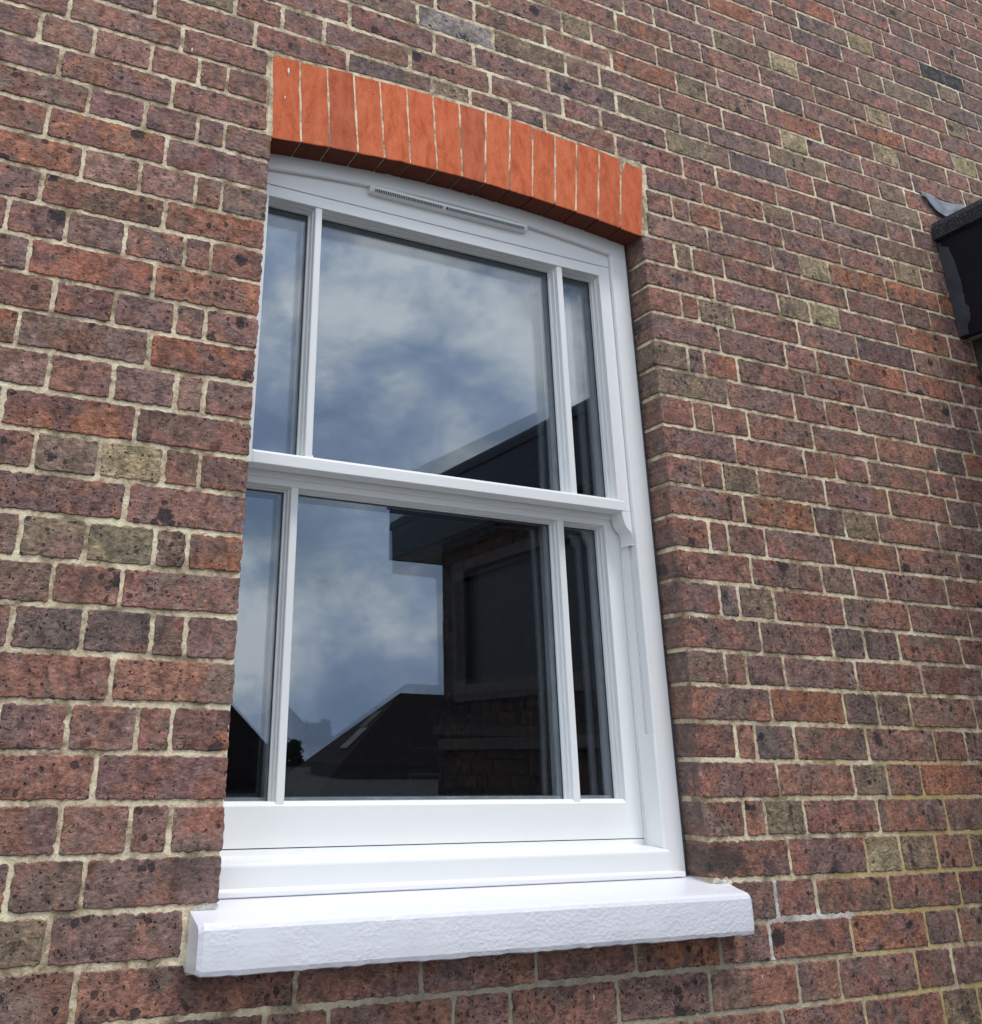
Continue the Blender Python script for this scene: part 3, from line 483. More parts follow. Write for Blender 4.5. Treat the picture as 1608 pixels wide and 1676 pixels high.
  35: "-1835,-1605,. -1605,-1491,. -1491,-1261,. -1261,-1031,. -1031,-915,. -915,-685,. -685,-456,. -456,-227,. -227,-110,. -110,123,. 123,358,. 358,473,. 473,702,. 702,933,. 933,1049,. 1049,1281,. 1281,1508,. 1508,1618,. 1618,1853,. 1853,2087,. 2087,2203,. 2203,2430,. 2430,2659,. 2659,2772,. 2772,3007,. 3007,3240,. 3240,3356,. 3356,3586,. 3586,3819,.",
  36: "-1859,-1626,. -1626,-1398,. -1398,-1287,. -1287,-1053,. -1053,-820,. -820,-706,. -706,-472,. -472,-240,. -240,-11,. -11,103,. 103,331,. 331,563,. 563,680,. 680,909,. 909,1140,. 1140,1256,. 1256,1491,. 1491,1720,. 1720,1836,. 1836,2068,. 2068,2302,. 2302,2411,. 2411,2643,. 2643,2873,. 2873,2983,. 2983,3218,. 3218,3449,. 3449,3562,. 3562,3797,.",
  37: "-1788,-1673,. -1673,-1441,. -1441,-1206,. -1206,-1091,. -1091,-864,. -864,-633,. -633,-518,. -518,-402,. -402,-170,. -170,59,. 59,171,. 171,402,. 402,632,. 632,747,. 747,975,. 975,1207,. 1207,1324,. 1324,1553,. 1553,1785,. 1785,1901,. 1901,2130,. 2130,2365,. 2365,2480,. 2480,2714,. 2714,2944,. 2944,3059,. 3059,3294,. 3294,3526,. 3526,3636,. 3636,3863,.",
}

def bed_z(k, x=0.):
    off = -.0095 * math.exp(-((k + 8) / 4.5) ** 2) + .003 * math.exp(-((k - 14) / 3) ** 2)
    return 1.5 - .075 * k + off + .0013 * math.sin(x * 2.7 + k * 1.9) + .0008 * math.sin(x * 7.1 + k * 4.1)
def arch_top(x): return 1.711 + .029 * (1 - ((x - .5) / .53) ** 2)
def arch_bot(x): return 1.4895 + .0335 * (1 - ((x - .515) / .515) ** 2)

TONES = {'R': ((0.327, 0.164, 0.122), (0.244, 0.153, 0.129)), 'r': ((0.330, 0.171, 0.129), (0.257, 0.160, 0.134)),
         'O': ((0.381, 0.170, 0.105), (0.281, 0.155, 0.123)), 'P': ((0.259, 0.164, 0.142), (0.317, 0.160, 0.121)),
         'M': ((0.347, 0.202, 0.165), (0.289, 0.164, 0.134)), 'D': ((0.190, 0.141, 0.127), (0.257, 0.155, 0.130)),
         'K': ((0.043, 0.043, 0.048), (0.075, 0.069, 0.069)), 'G': ((0.289, 0.215, 0.145), (0.255, 0.166, 0.130)),
         'Y': ((0.437, 0.345, 0.211), (0.321, 0.252, 0.153)), 'y': ((0.294, 0.236, 0.145), (0.257, 0.200, 0.134)),
         'L': ((0.354, 0.285, 0.270), (0.312, 0.245, 0.232))}
RNDTONES = 'RRRRrrrOPPPPPPPMMDG'
rb = random.Random(11)
def brick_geo(x0, x1, k, yback, arch=False, clip=None, rough=1.0, step=.0055, quoin=None):
    """verts and faces of one brick with a worn, uneven outline; front face towards -Y"""
    gx = rb.uniform(.0030, .0052); gz = rb.uniform(.0034, .0052)
    l = x0 + (gx if quoin != 'L' else rb.uniform(-.002, .001)); r = x1 - (gx if quoin != 'R' else rb.uniform(-.001, .002))
    xm = (l + r) / 2
    zt = bed_z(k, xm) - gz; zb_ = bed_z(k + 1, xm) + rb.uniform(.0034, .0052)
    tilt = rb.gauss(0, .004)
    rad = rb.uniform(.001, .0055) * rough * (1.6 if rb.random() < .15 else 1)
    w, h = r - l, zt - zb_
    pts = []
    nx, nz = max(3, int(w / step)), max(2, int(h / step))
    def side(ax, az, bx, bz, n, ox, oz, corner_a, corner_b):
        ph = rb.uniform(0, 9); amp = rb.uniform(.0002, .0007) * rough
        out = []
        for i in range(n):
            t = (i + .5) / n
            d = amp * (math.sin(ph + t * n * .55) + .7 * math.sin(ph * 2.3 + t * n * 1.3)) + rb.uniform(-.0010, .0016) * rough
            if rb.random() < .05: d += rb.uniform(.001, .0035) * rough
            L_ = math.hypot(bx - ax, bz - az); s = t * L_
            for dist, on in ((s, corner_a), (L_ - s, corner_b)):
                if dist < rad and on: d += (rad - math.sqrt(max(0, rad * rad - (rad - dist) ** 2))) * .8
            out.append((ax + (bx - ax) * t - ox * d, az + (bz - az) * t - oz * d))
        return out
    pts += side(l, zb_, r, zb_, nx, 0, -1, quoin != 'L', quoin != 'R')
    pts += side(r, zb_, r, zt, nz, 1, 0, True, True)
    pts += side(r, zt, l, zt, nx, 0, 1, quoin != 'R', quoin != 'L')
    pts += side(l, zt, l, zb_, nz, -1, 0, True, True)
    pts = [(x, z + (x - xm) * tilt) for x, z in pts]
    if clip: pts = [clip(x, z) for x, z in pts]
    return ring_geo(pts, rb.uniform(-.0018, -.0006), yback)
def ring_geo(pts, yf, yback, b=.0017):
    cx = (min(p[0] for p in pts) + max(p[0] for p in pts)) / 2; cz = (min(p[1] for p in pts) + max(p[1] for p in pts)) / 2
    hw = max(p[0] for p in pts) - cx; hh = max(p[1] for p in pts) - cz
    sx, sz = 1 - b / max(hw, .006), 1 - b / max(hh, .006)
    n = len(pts)
    ty, tx = rb.uniform(-.0005, .0005) * min(1, .03 / hh), rb.uniform(-.0005, .0005) * min(1, .1 / hw)
    V = [(cx + (x - cx) * sx, yf + tx * (x - cx) / .1 + ty * (z - cz) / .03, cz + (z - cz) * sz) for x, z in pts]
    V += [(x, yf + b * .9, z) for x, z in pts]
    V += [(x, yback, z) for x, z in pts]
    F = [tuple(range(n))]
    for r in (0, 1):
        for i in range(n):
            j = (i + 1) % n
            F.append((r * n + i, (r + 1) * n + i, (r + 1) * n + j, r * n + j))
    return V, F
def tone_mesh(name, V, F, tones, mat):
    """tones: list of (number of faces, colour a, colour b)"""
    me = bpy.data.meshes.new(name); me.from_pydata(V, [], F)
    A = me.color_attributes.new('tone', 'FLOAT_COLOR', 'CORNER'); B = me.color_attributes.new('tone_b', 'FLOAT_COLOR', 'CORNER')
    ca, cb = [], []
    fi = 0
    for nf, a, b2 in tones:
        nl = sum(len(F[i]) for i in range(fi, fi + nf)); fi += nf
        ca += list((*a, 1.)) * nl; cb += list((*b2, 1.)) * nl
    A.data.foreach_set('color', ca); B.data.foreach_set('color', cb)
    me.materials.append(mat); me.update()
    return me
def jitter(c, s=.10):
    v = 1 + rb.uniform(-s, s)
    return tuple(max(.01, x * v * (1 + rb.uniform(-s * .3, s * .3))) for x in c)

wall = empty('brick_wall', (0, 0, -1.3), 'weathered red and purple brick wall with cream mortar around the white sash window', 'wall')
def link_part(name, me, parent):
    o = bpy.data.objects.new(name, me); COL.objects.link(o); o.parent = parent
    o.matrix_parent_inverse = Matrix.Translation(-parent.location) if parent.parent is None else Matrix()
    return o
def reparent(o, p):
    o.parent = p; o.matrix_parent_inverse = Matrix.Translation(-p.location)
    return o

def proj(p):
    d = [p[i] - CAM_POS[i] for i in range(3)]
    q = [sum(CAM_R[r][i] * d[i] for i in range(3)) for r in range(3)]
    if q[2] > -.05: return None
    return 804 - 168.69 + FOC * q[0] / -q[2], 838 - 292.03 - FOC * q[1] / -q[2]
def vis_area(x0, x1, z0, z1):
    pts = [proj((x, 0, z)) for x, z in ((x0, z0), (x1, z0), (x1, z1), (x0, z1))]
    if any(p is None for p in pts): return 0
    pts = [(min(max(x, 0), 1608), min(max(y, 0), 1676)) for x, y in pts]
    return abs(sum(pts[i][0] * pts[(i + 1) % 4][1] - pts[(i + 1) % 4][0] * pts[i][1] for i in range(4))) / 2

jobs = []
for k, row in COURSES.items():
    for q in row.split():
        a, b_, c = q.split(','); a, b_ = int(a) / 1000, int(b_) / 1000
        if c == '.': c = rb.choice(RNDTONES)
        ta, tb = TONES[c]; ta, tb = jitter(ta), jitter(tb, .2)
        clip = None; yb = .02; quoin = None; step = .0055 if len(row) else 0
        area = vis_area(a, b_, 1.5 - .075 * (k + 1), 1.5 - .075 * k)
        if area < 40: step = .05
        if k == -4 and b_ > -.02 and a < 1.07:
            clip = lambda x, z: (x, max(z, arch_top(x) + .007))
        if k == 21 and b_ > -.05 and a < 1.08:
            clip = lambda x, z: (x, min(z, -.094) if x > -.05 and x < 1.08 else z)
        if 0 <= k <= 19:
            if abs(b_) < .001: quoin, yb = 'R', .058
            if abs(a - 1.03) < .001: quoin, yb = 'L', .16
        V, F = brick_geo(a, b_, k, yb, clip=clip, step=step, quoin=quoin)
        jobs.append((area, V, F, ta, tb))
jobs.sort(key=lambda j: -j[0])
def emit_joined(name, js, mat, parent, kind='stuff'):
    V, F, T = [], [], []
    for _, v, f, ta, tb in js:
        o = len(V); V += v; F += [tuple(i + o for i in q) for q in f]; T.append((len(f), ta, tb))
    o = reparent(bpy.data.objects.new(name, tone_mesh(name, V, F, T, mat)), parent); COL.objects.link(o)
    if kind: o['kind'] = kind
    return o
for _, v, f, ta, tb in jobs[:300]:
    o = bpy.data.objects.new('brick', tone_mesh('brick', v, f, [(len(f), ta, tb)], BRICK)); COL.objects.link(o); reparent(o, wall)
emit_joined('outer_brickwork', jobs[300:], BRICK, wall)

# arch of fifteen bricks on end
TOPX = [-11, 57, 126, 194, 263, 336, 408, 484, 561, 634, 702, 771, 839, 912, 982, 1056]
BOTX = [1, 71, 141, 211, 280, 347, 419, 488, 552, 621, 689, 756, 820, 888, 958, 1028]
for i in range(15):
    t0, t1, b0, b1 = [v / 1000 for v in (TOPX[i], TOPX[i + 1], BOTX[i], BOTX[i + 1])]
    g = .0019
    pts = []
    c4 = [(b0 + g, 'b'), (b1 - g, 'b'), (t1 - g, 't'), (t0 + g, 't')]
    dz = rb.uniform(-.002, .002)
    P4 = [(x, (arch_bot(x) + (0 if s == 'b' else 0)) if s == 'b' else arch_top(x) + dz) for x, s in c4]
    for j in range(4):
        (ax, az), (bx, bz) = P4[j], P4[(j + 1) % 4]
        n = 5 if j % 2 == 0 else 14
        ph = rb.uniform(0, 6)
        for s in range(n):
            t = (s + .5 * 0) / n
            d = .0006 * math.sin(ph + s * .9) + rb.uniform(-.0003, .0006)
            if rb.random() < .03 and 1 < s < n - 1: d += .0012
            ux, uz = (bz - az), -(bx - ax); ll = math.hypot(ux, uz)
            pts.append((ax + (bx - ax) * t - ux / ll * d, az + (bz - az) * t - uz / ll * d))
    V, F = ring_geo(pts, rb.uniform(-.0014, -.0002), .105, b=.0012)
    base = (.66, .160, .068) if i not in (7, 2) else (.54, .135, .065)
    ta = jitter(base, .06); tb = tuple(rb.random() for _ in range(3))
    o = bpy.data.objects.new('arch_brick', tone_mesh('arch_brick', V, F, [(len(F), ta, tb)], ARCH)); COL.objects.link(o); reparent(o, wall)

# mortar: the body of the wall, cut round the window opening
def mortar_body():
    bm = bmesh.new(); y = .0015
    X0, X1, Z0, Z1 = -1.68, 3.68, -1.3, 3.4
    box(bm, X0, -.004, y, .056, -.02, 1.4965)
    box(bm, X0, -.06, .056, .30, -.02, 1.4965)
    box(bm, 1.0345, X1, y, .30, -.02, 1.4965)
    box(bm, X0, X1, y, .30, Z0, -.02)
    # over the opening: two haunches, the arch core and the field above
    box(bm, X0, -.012, y, .30, 1.4965, Z1); box(bm, 1.05, X1, y, .30, 1.4965, Z1)
    core = [(-.012, arch_bot(0) + .0032)] + [(x / 20 * 1.05, arch_bot(x / 20 * 1.03) + .0036) for x in range(0, 20)] + [(1.05, arch_bot(1.03) + .0032), (1.05, Z1), (-.012, Z1)]
    b2 = extrude(core, 'y', y - .0015, .105)
    me = bpy.data.meshes.new('tmp'); b2.to_mesh(me); b2.free(); bm.from_mesh(me); bpy.data.meshes.remove(me)
    box(bm, -.012, 1.05, .105, .30, 1.53, Z1)
    return bm
reparent(add_obj('mortar', mortar_body(), MORTAR), wall)

# whiter repointing round one replaced brick and crumbs of render by the sill
def strip(bm, x0, z0, x1, z1, w, y=.0006):
    n = max(3, int(math.hypot(x1 - x0, z1 - z0) / .012)); dx, dz = x1 - x0, z1 - z0; l = math.hypot(dx, dz); px, pz = -dz / l, dx / l
    A, B = [], []
    for i in range(n + 1):
        t = i / n; ww = w * .8 * (1 + rb.uniform(-.3, .3))
        A.append(bm.verts.new((x0 + dx * t + px * ww, y + rb.uniform(-.0003, .0003), z0 + dz * t + pz * ww)))
        B.append(bm.verts.new((x0 + dx * t - px * ww, y + rb.uniform(-.0003, .0003), z0 + dz * t - pz * ww)))
    A2 = [bm.verts.new((v.co.x, .0045, v.co.z)) for v in A]; B2 = [bm.verts.new((v.co.x, .0045, v.co.z)) for v in B]
    for i in range(n):
        bm.faces.new((A[i], A[i + 1], B[i + 1], B[i])); bm.faces.new((A2[i], A2[i + 1], A[i + 1], A[i])); bm.faces.new((B[i], B[i + 1], B2[i + 1], B2[i]))
bm = bmesh.new()
zt, zb_ = bed_z(-7, .48), bed_z(-6, .48)
strip(bm, .367, zb_ - .002, .367, zt + .004, .013); strip(bm, .591, zb_, .591, zt + .002, .013)
strip(bm, .30, zb_ - .001, .62, zb_ + .001, .012); strip(bm, .374, zt, .60, zt + .001, .013)
strip(bm, .534, bed_z(-7) + .004, .534, bed_z(-8) - .004, .010); strip(bm, .414, bed_z(-5) + .002, .414, bed_z(-6) - .004, .010)
strip(bm, 1.165, -.072, 1.42, -.0745, .014); strip(bm, 1.196, -.004, 1.196, -.07, .012); strip(bm, 1.168, -.08, 1.168, -.145, .012)
reparent(add_obj('repointing', bm, PATCH), wall)

def blob(bm, c, r, seed, sq=(1, 1, 1)):
    m = bmesh.ops.create_icosphere(bm, subdivisions=2, radius=1.)
    for v in m['verts']:
        d = 1 + .5 * noise.noise(v.co * 1.7 + Vector((seed, 0, 0)))
        v.co = Vector((c[0] + v.co.x * r * d * sq[0], c[1] + v.co.y * r * d * sq[1], c[2] + v.co.z * r * d * sq[2]))
bm = bmesh.new()
for i, (x, z, r) in enumerate([(-.030, -.004, .013), (-.012, .000, .012), (-.040, -.012, .008), (-.022, .006, .008), (-.056, -.098, .010), (-.064, -.088, .008), (-.052, -.112, .007),
                               (1.045, .000, .011), (1.062, -.004, .010), (1.078, -.006, .009), (1.095, -.010, .008), (1.034, .012, .007)]):
    blob(bm, (x, .0015, z), r * .75, i * 3.3, (1.2, .22, .7))
reparent(add_obj('mortar_crumb', bm, PATCH), wall)
# dried white paint runs and specks
bm = bmesh.new()
for i, (x, z, r) in enumerate([(-0.1961, 1.6621, 0.0126), (-0.4052, 1.5248, 0.0054), (-0.2846, 0.4964, 0.0045), (1.0584, 0.6286, 0.0081), (1.0448, 0.519, 0.0081), (1.1302, -0.172, 0.0081), (0.7214, -0.1763, 0.0108), (1.2673, 1.3717, 0.0072), (0.03, 1.6817, 0.0234), (0.0252, 1.6058, 0.0108), (-0.2004, 1.1594, 0.0063), (1.6661, 1.3647, 0.0036), (1.6201, 0.8462, 0.0045), (-0.2927, 0.1089, 0.0045), (1.8449, 0.045, 0.0036), (1.5035, 2.2841, 0.0036), (0.146, 1.6456, 0.0045), (0.2509, 1.6944, 0.0027), (0.3246, 1.6862, 0.0027)]):
    blob(bm, (x, -.0026, z), max(r * .32, .0011), i * 2.1, (.35, .35, 1.3 if r > .006 else .8))
reparent(add_obj('paint_speck', bm, FRAME), wall)
# lumps of lime pushed out over the bed joints
bm = bmesh.new()
for i in range(46):
    if i % 2: x = rb.uniform(-.45, -.01)
    else: x = rb.uniform(1.1, 1.9)
    k = rb.randint(0, 20)
    blob(bm, (x, .0015, bed_z(k, x) + rb.uniform(-.003, .003)), rb.uniform(.005, .010), i * 1.7, (1.5, .14, .6))
reparent(add_obj('mortar_lump', bm, MORTAR), wall)

# ------------------------------------------------------------------ stone sill
def sill_mesh():
    prof = [(.115, .0035), (.05, .0025), (.0, -.0065), (-.045, -.0140), (-.056, -.0165), (-.0615, -.0200), (-.0640, -.0260), (-.0645, -.045), (-.0645, -.065), (-.0640, -.080), (-.0615, -.0870), (-.054, -.0895), (.0, -.0900), (.115, -.0900)]
    segs = 150; a, b = -.0465, 1.0745
    bm = bmesh.new(); rings = []
    for i in range(segs + 1):
        x = a + (b - a) * i / segs; r = []
        e = min(x - a, b - x); s = 1.0
        pull = .006 * max(0, 1 - e / .008) ** 2
        for u, v in prof:
            d = noise.noise(Vector((x * 22, u * 20, v * 22))) * .0012
            low = max(0., (-v - .078) / .012)
            dz = noise.noise(Vector((x * 60, 3.1, v * 9))) * .0022 * low + noise.noise(Vector((x * 9, 8.1, 0))) * .0015 * low
            uu = u + d if u < -.03 else u
            if u < -.03: uu += pull
            vv = v + dz + (pull * .6 if v < -.05 else -pull * .6) * (1 if u < .0 else 0)
            r.append(bm.verts.new((x, uu, vv)))
        rings.append(r)
    n = len(prof)
    for r0, r1 in zip(rings, rings[1:]):
        for i in range(n): bm.faces.new((r0[i], r0[(i + 1) % n], r1[(i + 1) % n], r1[i]))
    bm.faces.new(rings[0]); bm.faces.new(list(reversed(rings[-1])))
    return bm
sill = add_obj('stone_sill', sill_mesh(), SILL, smooth=False, label='thick white painted stone sill projecting below the sash window', category='window sill')

# ------------------------------------------------------------------ sash window
win = empty('sash_window', (.482, .09, .0), 'white timber sliding sash window with narrow side panes and horns set in the brick wall', 'window')
def part(name, bm, mat=FRAME, parent=None, smooth=False, label=None):
    o = add_obj(name, bm, mat, smooth=smooth, label=label)
    o.parent = parent or win
    if parent is None: o.matrix_parent_inverse = Matrix.Translation(-Vector((.482, .09, 0)))
    return o
JI, JO = .9705, 1.0215            # inner and outer edge of the right jamb
LI, LO = -.0065, -.0575
def jamb_profile(side):
    p = [(JO, .215), (JO, .0675)] + [(JO - .0025, .065)] + [(JI + .0045, .0650), (JI + .0022, .0657), (JI + .0006, .0675), (JI, .070)] + \
        [(JI, .084), (JI + .006, .084), (JI + .006, .0965), (JI, .0965), (JI, .215)]
    return p if side > 0 else [(.964 - x, y) for x, y in p]
part('jamb', extrude(jamb_profile(1), 'z', .004, 1.51), label='right jamb with the sliding track')
part('jamb', extrude(jamb_profile(-1), 'z', .004, 1.51), label='left jamb tucked behind the brick')
# slim pieces filling the outer track under the top sash
part('track_filler', boxes((JI - .0012, JI + .004, .0672, .1195, .056, .2764), (LI - .004, LI + .0012, .0672, .1195, .056, .2764), bev=.0008))
part('parting_bead', boxes((JI - .0035, JI + .002, .1215, .1240, .056, .80), (LI - .002, LI + .0035, .1215, .1240, .056, .80)))
# head: recessed board and curved lining above
part('head_board', boxes((LI + .0003, JI - .0003, .0765, .215, 1.4205, 1.530), bev=.0012))
def lining():
    bm = bmesh.new(); n = 28; rings = []
    for i in range(n + 1):
        x = LO + .03 + (JO - .03 - LO - .03) * i / n if False else LI - .02 + (JI + .045 - LI + .02) * i / n
        zb = 1.4495 + .0315 * (1 - min(1.25, ((x - .50) / .5) ** 2))
        zt = arch_bot(min(max(x, 0), 1.03)) + .004
        r = [(x, .0765, zb + .0025), (x, .0655, zb + .0015), (x, .0635, zb + .004), (x, .0632, zt), (x, .10, zt)]
        rings.append([bm.verts.new(p) for p in r])
    for r0, r1 in zip(rings, rings[1:]):
        for i in range(5): bm.faces.new((r0[i], r0[(i + 1) % 5], r1[(i + 1) % 5], r1[i]))
    bm.faces.new(rings[0]); bm.faces.new(rings[-1][::-1])
    return bm
part('head_lining', lining())
# timber cill with a lip
cp = [(.16, .0695), (.150, .0697), (.1268, .0692), (.1262, .0592), (.062, .0545)] + [(.0535, .0535), (.0508, .0515), (.050, .0485)] + [(.050, .0165), (.0485, .0140), (.0455, .0125), (.0450, .0105), (.0452, .0055), (.0475, .0035), (.0560, .0030), (.16, .0045)]
part('timber_cill', extrude(cp, 'x', LI - .03, JI + .0005))
part('cill_lip', extrude([(.0645, .0135), (.0485, .0138), (.0462, .0122), (.0458, .0060), (.048, .0040), (.0645, .0040)], 'x', JI + .0005, 1.003))
part('sealant', boxes((JO - .004, 1.0345, .0735, .12, .004, 1.4965), (LO - .001, LO + .004, .07, .12, .004, 1.49)), SEAL)

def bar_profile(xc, y0, yg, w=.0165, base=.030):
    h = w / 2; b = base / 2
    d = yg - y0
    return [(xc - h + .0015, y0), (xc + h - .0015, y0), (xc + h, y0 + .0015), (xc + h + .0008, y0 + d * .35), (xc + h + .0030, y0 + d * .40), (xc + b - .0035, y0 + d * .72), (xc + b - .0030, y0 + d * .78), (xc + b, y0 + d * .8), (xc + b, yg),
            (xc - b, yg), (xc - b, y0 + d * .8), (xc - b + .0030, y0 + d * .78), (xc - b + .0035, y0 + d * .72), (xc - h - .0030, y0 + d * .40), (xc - h - .0008, y0 + d * .35), (xc - h, y0 + .0015)]
def bowed(bm, x0, x1, z0, z1, y):
    """inner sheet of a sealed unit: 4 mm glass, bowed a millimetre or two by the air pressure"""
    cx, cz, hx, hz = (x0 + x1) / 2, (z0 + z1) / 2, (x1 - x0) / 2, (z1 - z0) / 2
    Rad = 15. if hx > .2 else 90.
    n = 28
    for s, off in ((1, 0.), (-1, .004)):
        G = [[bm.verts.new((x0 + (x1 - x0) * i / n, y + off - ((hx ** 2 - (x0 + (x1 - x0) * i / n - cx) ** 2) + (hz ** 2 - (z0 + (z1 - z0) * j / n - cz) ** 2)) / (2 * Rad), z0 + (z1 - z0) * j / n)) for j in range(n + 1)] for i in range(n + 1)]
        for i in range(n):
            for j in range(n):
                f = bm.faces.new((G[i][j], G[i + 1][j], G[i + 1][j + 1], G[i][j + 1])); f.smooth = True
def sash(name, y0, yg, yb, xl, xr, il, ir, z0, z1, gz0, gz1, bars, label, chamfer_bottom=False):
    """frame of one sash as a mesh, with beads, bars and panes as its children"""
    bm = bmesh.new(); bv = .0018
    box(bm, xl, il, y0, yb, z0, z1, bev=bv); box(bm, ir, xr, y0, yb, z0, z1, bev=bv)
    e = .0006
    box(bm, il - e * 3, ir + e * 3, y0 + .0003, yb - .0003, gz1, z1 - e, bev=bv)
    if chamfer_bottom:
        p = [(y0 + .0003, z0 + e), (y0 + .0003, gz0 - .0075), (y0 + .008, gz0), (yb - .001, gz0), (yb - .001, z0 + e)]
        b2 = extrude(p, 'x', il - e * 3, ir + e * 3); me = bpy.data.meshes.new('t'); b2.to_mesh(me); b2.free(); bm.from_mesh(me); bpy.data.meshes.remove(me)
    else:
        box(bm, il - e * 3, ir + e * 3, y0 + .0003, yb - .0003, z0 + e, gz0, bev=bv)
    s = part(name, bm, label=label)
    # stepped glazing bead round each light
    edges = [il] + [b for b in bars] + [ir]
    for xc in bars:
        part('glazing_bar', extrude(bar_profile(xc, y0 + .003, yg - .0008), 'z', gz0 - .004, gz1 + .003), parent=s)
        part('inner_bar', boxes((xc - .013, xc + .013, yg + .0305, yg + .042, gz0, gz1)), parent=s)
    bead = bmesh.new()
    for (t, ya, yb2) in ((.0030, y0 + (yg - y0) * .42, yg - .0012), (.0062, y0 + (yg - y0) * .72, yg - .0008)):
        box(bead, il, il + t, ya, yb2, gz0, gz1); box(bead, ir - t, ir, ya, yb2, gz0, gz1)
        box(bead, il + t, ir - t, ya, yb2, gz1 - t, gz1)
    part('glazing_bead', bead, parent=s)
    gk = bmesh.new()
    for xa, xb in zip([il + .006] + [b + .0145 for b in bars], [b - .0145 for b in bars] + [ir - .006]):
        w = .0016
        box(gk, xa, xa + w, yg - .0016, yg - .0004, gz0, gz1 - .006); box(gk, xb - w, xb, yg - .0016, yg - .0004, gz0, gz1 - .006)
        box(gk, xa + w, xb - w, yg - .0016, yg - .0004, gz1 - .0078, gz1 - .006)
    part('glazing_gasket', gk, GASKET, parent=s)
    sp = bmesh.new()
    for xa, xb in zip([il + .001] + [b + .0105 for b in bars], [b - .0105 for b in bars] + [ir - .001]):
        w = .0045; ya, yb3 = yg + .0046, yg + .0254
        box(sp, xa, xa + w, ya, yb3, gz0 + .001, gz1 - .001); box(sp, xb - w, xb, ya, yb3, gz0 + .001, gz1 - .001)
        box(sp, xa + w, xb - w, ya, yb3, gz1 - .001 - w, gz1 - .001); box(sp, xa + w, xb - w, ya, yb3, gz0 + .001, gz0 + .001 + w)
    part('spacer_bar', sp, SPACER, parent=s)
    inner = bmesh.new()
    for q in ((il - .05, il, gz0 - .04, gz1 + .03), (ir, ir + .05, gz0 - .04, gz1 + .03), (il, ir, gz1, gz1 + .03), (il, ir, gz0 - .04, gz0)):
        box(inner, q[0], q[1], yb + .0004, yg + .042, q[2], q[3])
    part('inner_frame', inner, parent=s)
    for xa, xb in zip([il] + [b for b in bars], [b for b in bars] + [ir]):
        g = bmesh.new()
        box(g, xa + .002, xb - .002, yg, yg + .004, gz0 - .004, gz1 + .004)
        bowed(g, xa + .002, xb - .002, gz0 - .004, gz1 + .004, yg + .026)
        part('window_pane', g, GLASS, parent=s)
    return s
top = sash('upper_sash', .0755, .1150, .1195, LI + .0008, JI - .0008, .0275, .9348, .7655, 1.4188, .7935, 1.3889, [.1500, .8130], 'upper sash, the outer of the two, with horns')
low = sash('lower_sash', .1255, .1600, .1700, LI + .0008, JI - .0008, .0345, .9275, .0705, .7900, .1465, .7390, [.1420, .8045], 'lower sash with a deep bottom rail', True)
# rounded nosing on the meeting rail
part('meeting_rail', extrude([(.0755, .7660), (.0743, .7672), (.0743, .7885), (.0765, .7922), (.0830, .7945), (.0990, .7948), (.0990, .7660)], 'x', .0300, .9515), parent=top)
# run-through horns with an ogee cut on the inner side
def horn(side):
    pts = []
    ogee = [(.9440, .7655), (.9446, .7590), (.9455, .7520), (.9470, .7440), (.9492, .7365), (.9525, .7295), (.9570, .7245), (.9618, .7208), (.9655, .7165), (.9675, .7105), (.9682, .7035), (.9680, .6965), (.9672, .6905), (.9640, .6885), (.9640, .6870)]
    pts = list(ogee)
    pts += [(JI - .0008, .6870), (JI - .0008, .7655)]
    if side < 0: pts = [(.964 - x, z) for x, z in pts]
    return extrude(pts, 'y', .0755, .1190)
for s in (1, -1): part('horn', horn(s), parent=top)
# little clips at the foot of the upper glazing bars
part('bar_clip', boxes((.1615, .1665, .094, .101, .794, .803), (.795, .7995, .094, .101, .794, .801), bev=.0008), parent=top)
# trickle vent
vent = part('trickle_vent', extrude([(.0760, 1.4565), (.0700, 1.4575), (.0605, 1.4600), (.0560, 1.4660), (.0560, 1.4715), (.0600, 1.4760), (.0760, 1.4770)], 'x', .276, .704), label='long white trickle vent on the window head')
lv = bmesh.new()
nsl = 86
for i in range(nsl):
    x = .284 + (.696 - .284) * i / (nsl - 1)
    if .462 < x < .474: continue
    v = [(x - .0006, .0590, 1.4592), (x + .0006, .0590, 1.4592), (x + .0006, .0549, 1.4655), (x - .0006, .0549, 1.4655)]
    v2 = [(a, b - .0012, c - .0012) for a, b, c in v]
    vs = [lv.verts.new(p) for p in v + v2]
    for f in ((4, 5, 6, 7), (0, 1, 5, 4), (1, 2, 6, 5), (2, 3, 7, 6), (3, 0, 4, 7)): lv.faces.new([vs[j] for j in f])
part('louvre', lv, parent=vent)
sl = bmesh.new()
for a, b in ((.282, .4625), (.4735, .698)):
    v = [(a, .0592, 1.4589), (b, .0592, 1.4589), (b, .0552, 1.4653), (a, .0552, 1.4653)]
    vs = [sl.verts.new((x, y - .0002, z - .0003)) for x, y, z in v]; vb = [sl.verts.new((x, y + .001, z + .001)) for x, y, z in v]
    sl.faces.new(vs); sl.faces.new(vb[::-1])
    for i in range(4): sl.faces.new((vs[i], vb[i], vb[(i + 1) % 4], vs[(i + 1) % 4]))
part('vent_slot', sl, GASKET, parent=vent)
part('vent_end_cap', boxes((.2705, .2765, .0590, .0760, 1.4585, 1.4762), (.7035, .7095, .0590, .0760, 1.4585, 1.4762), bev=.002), parent=vent)

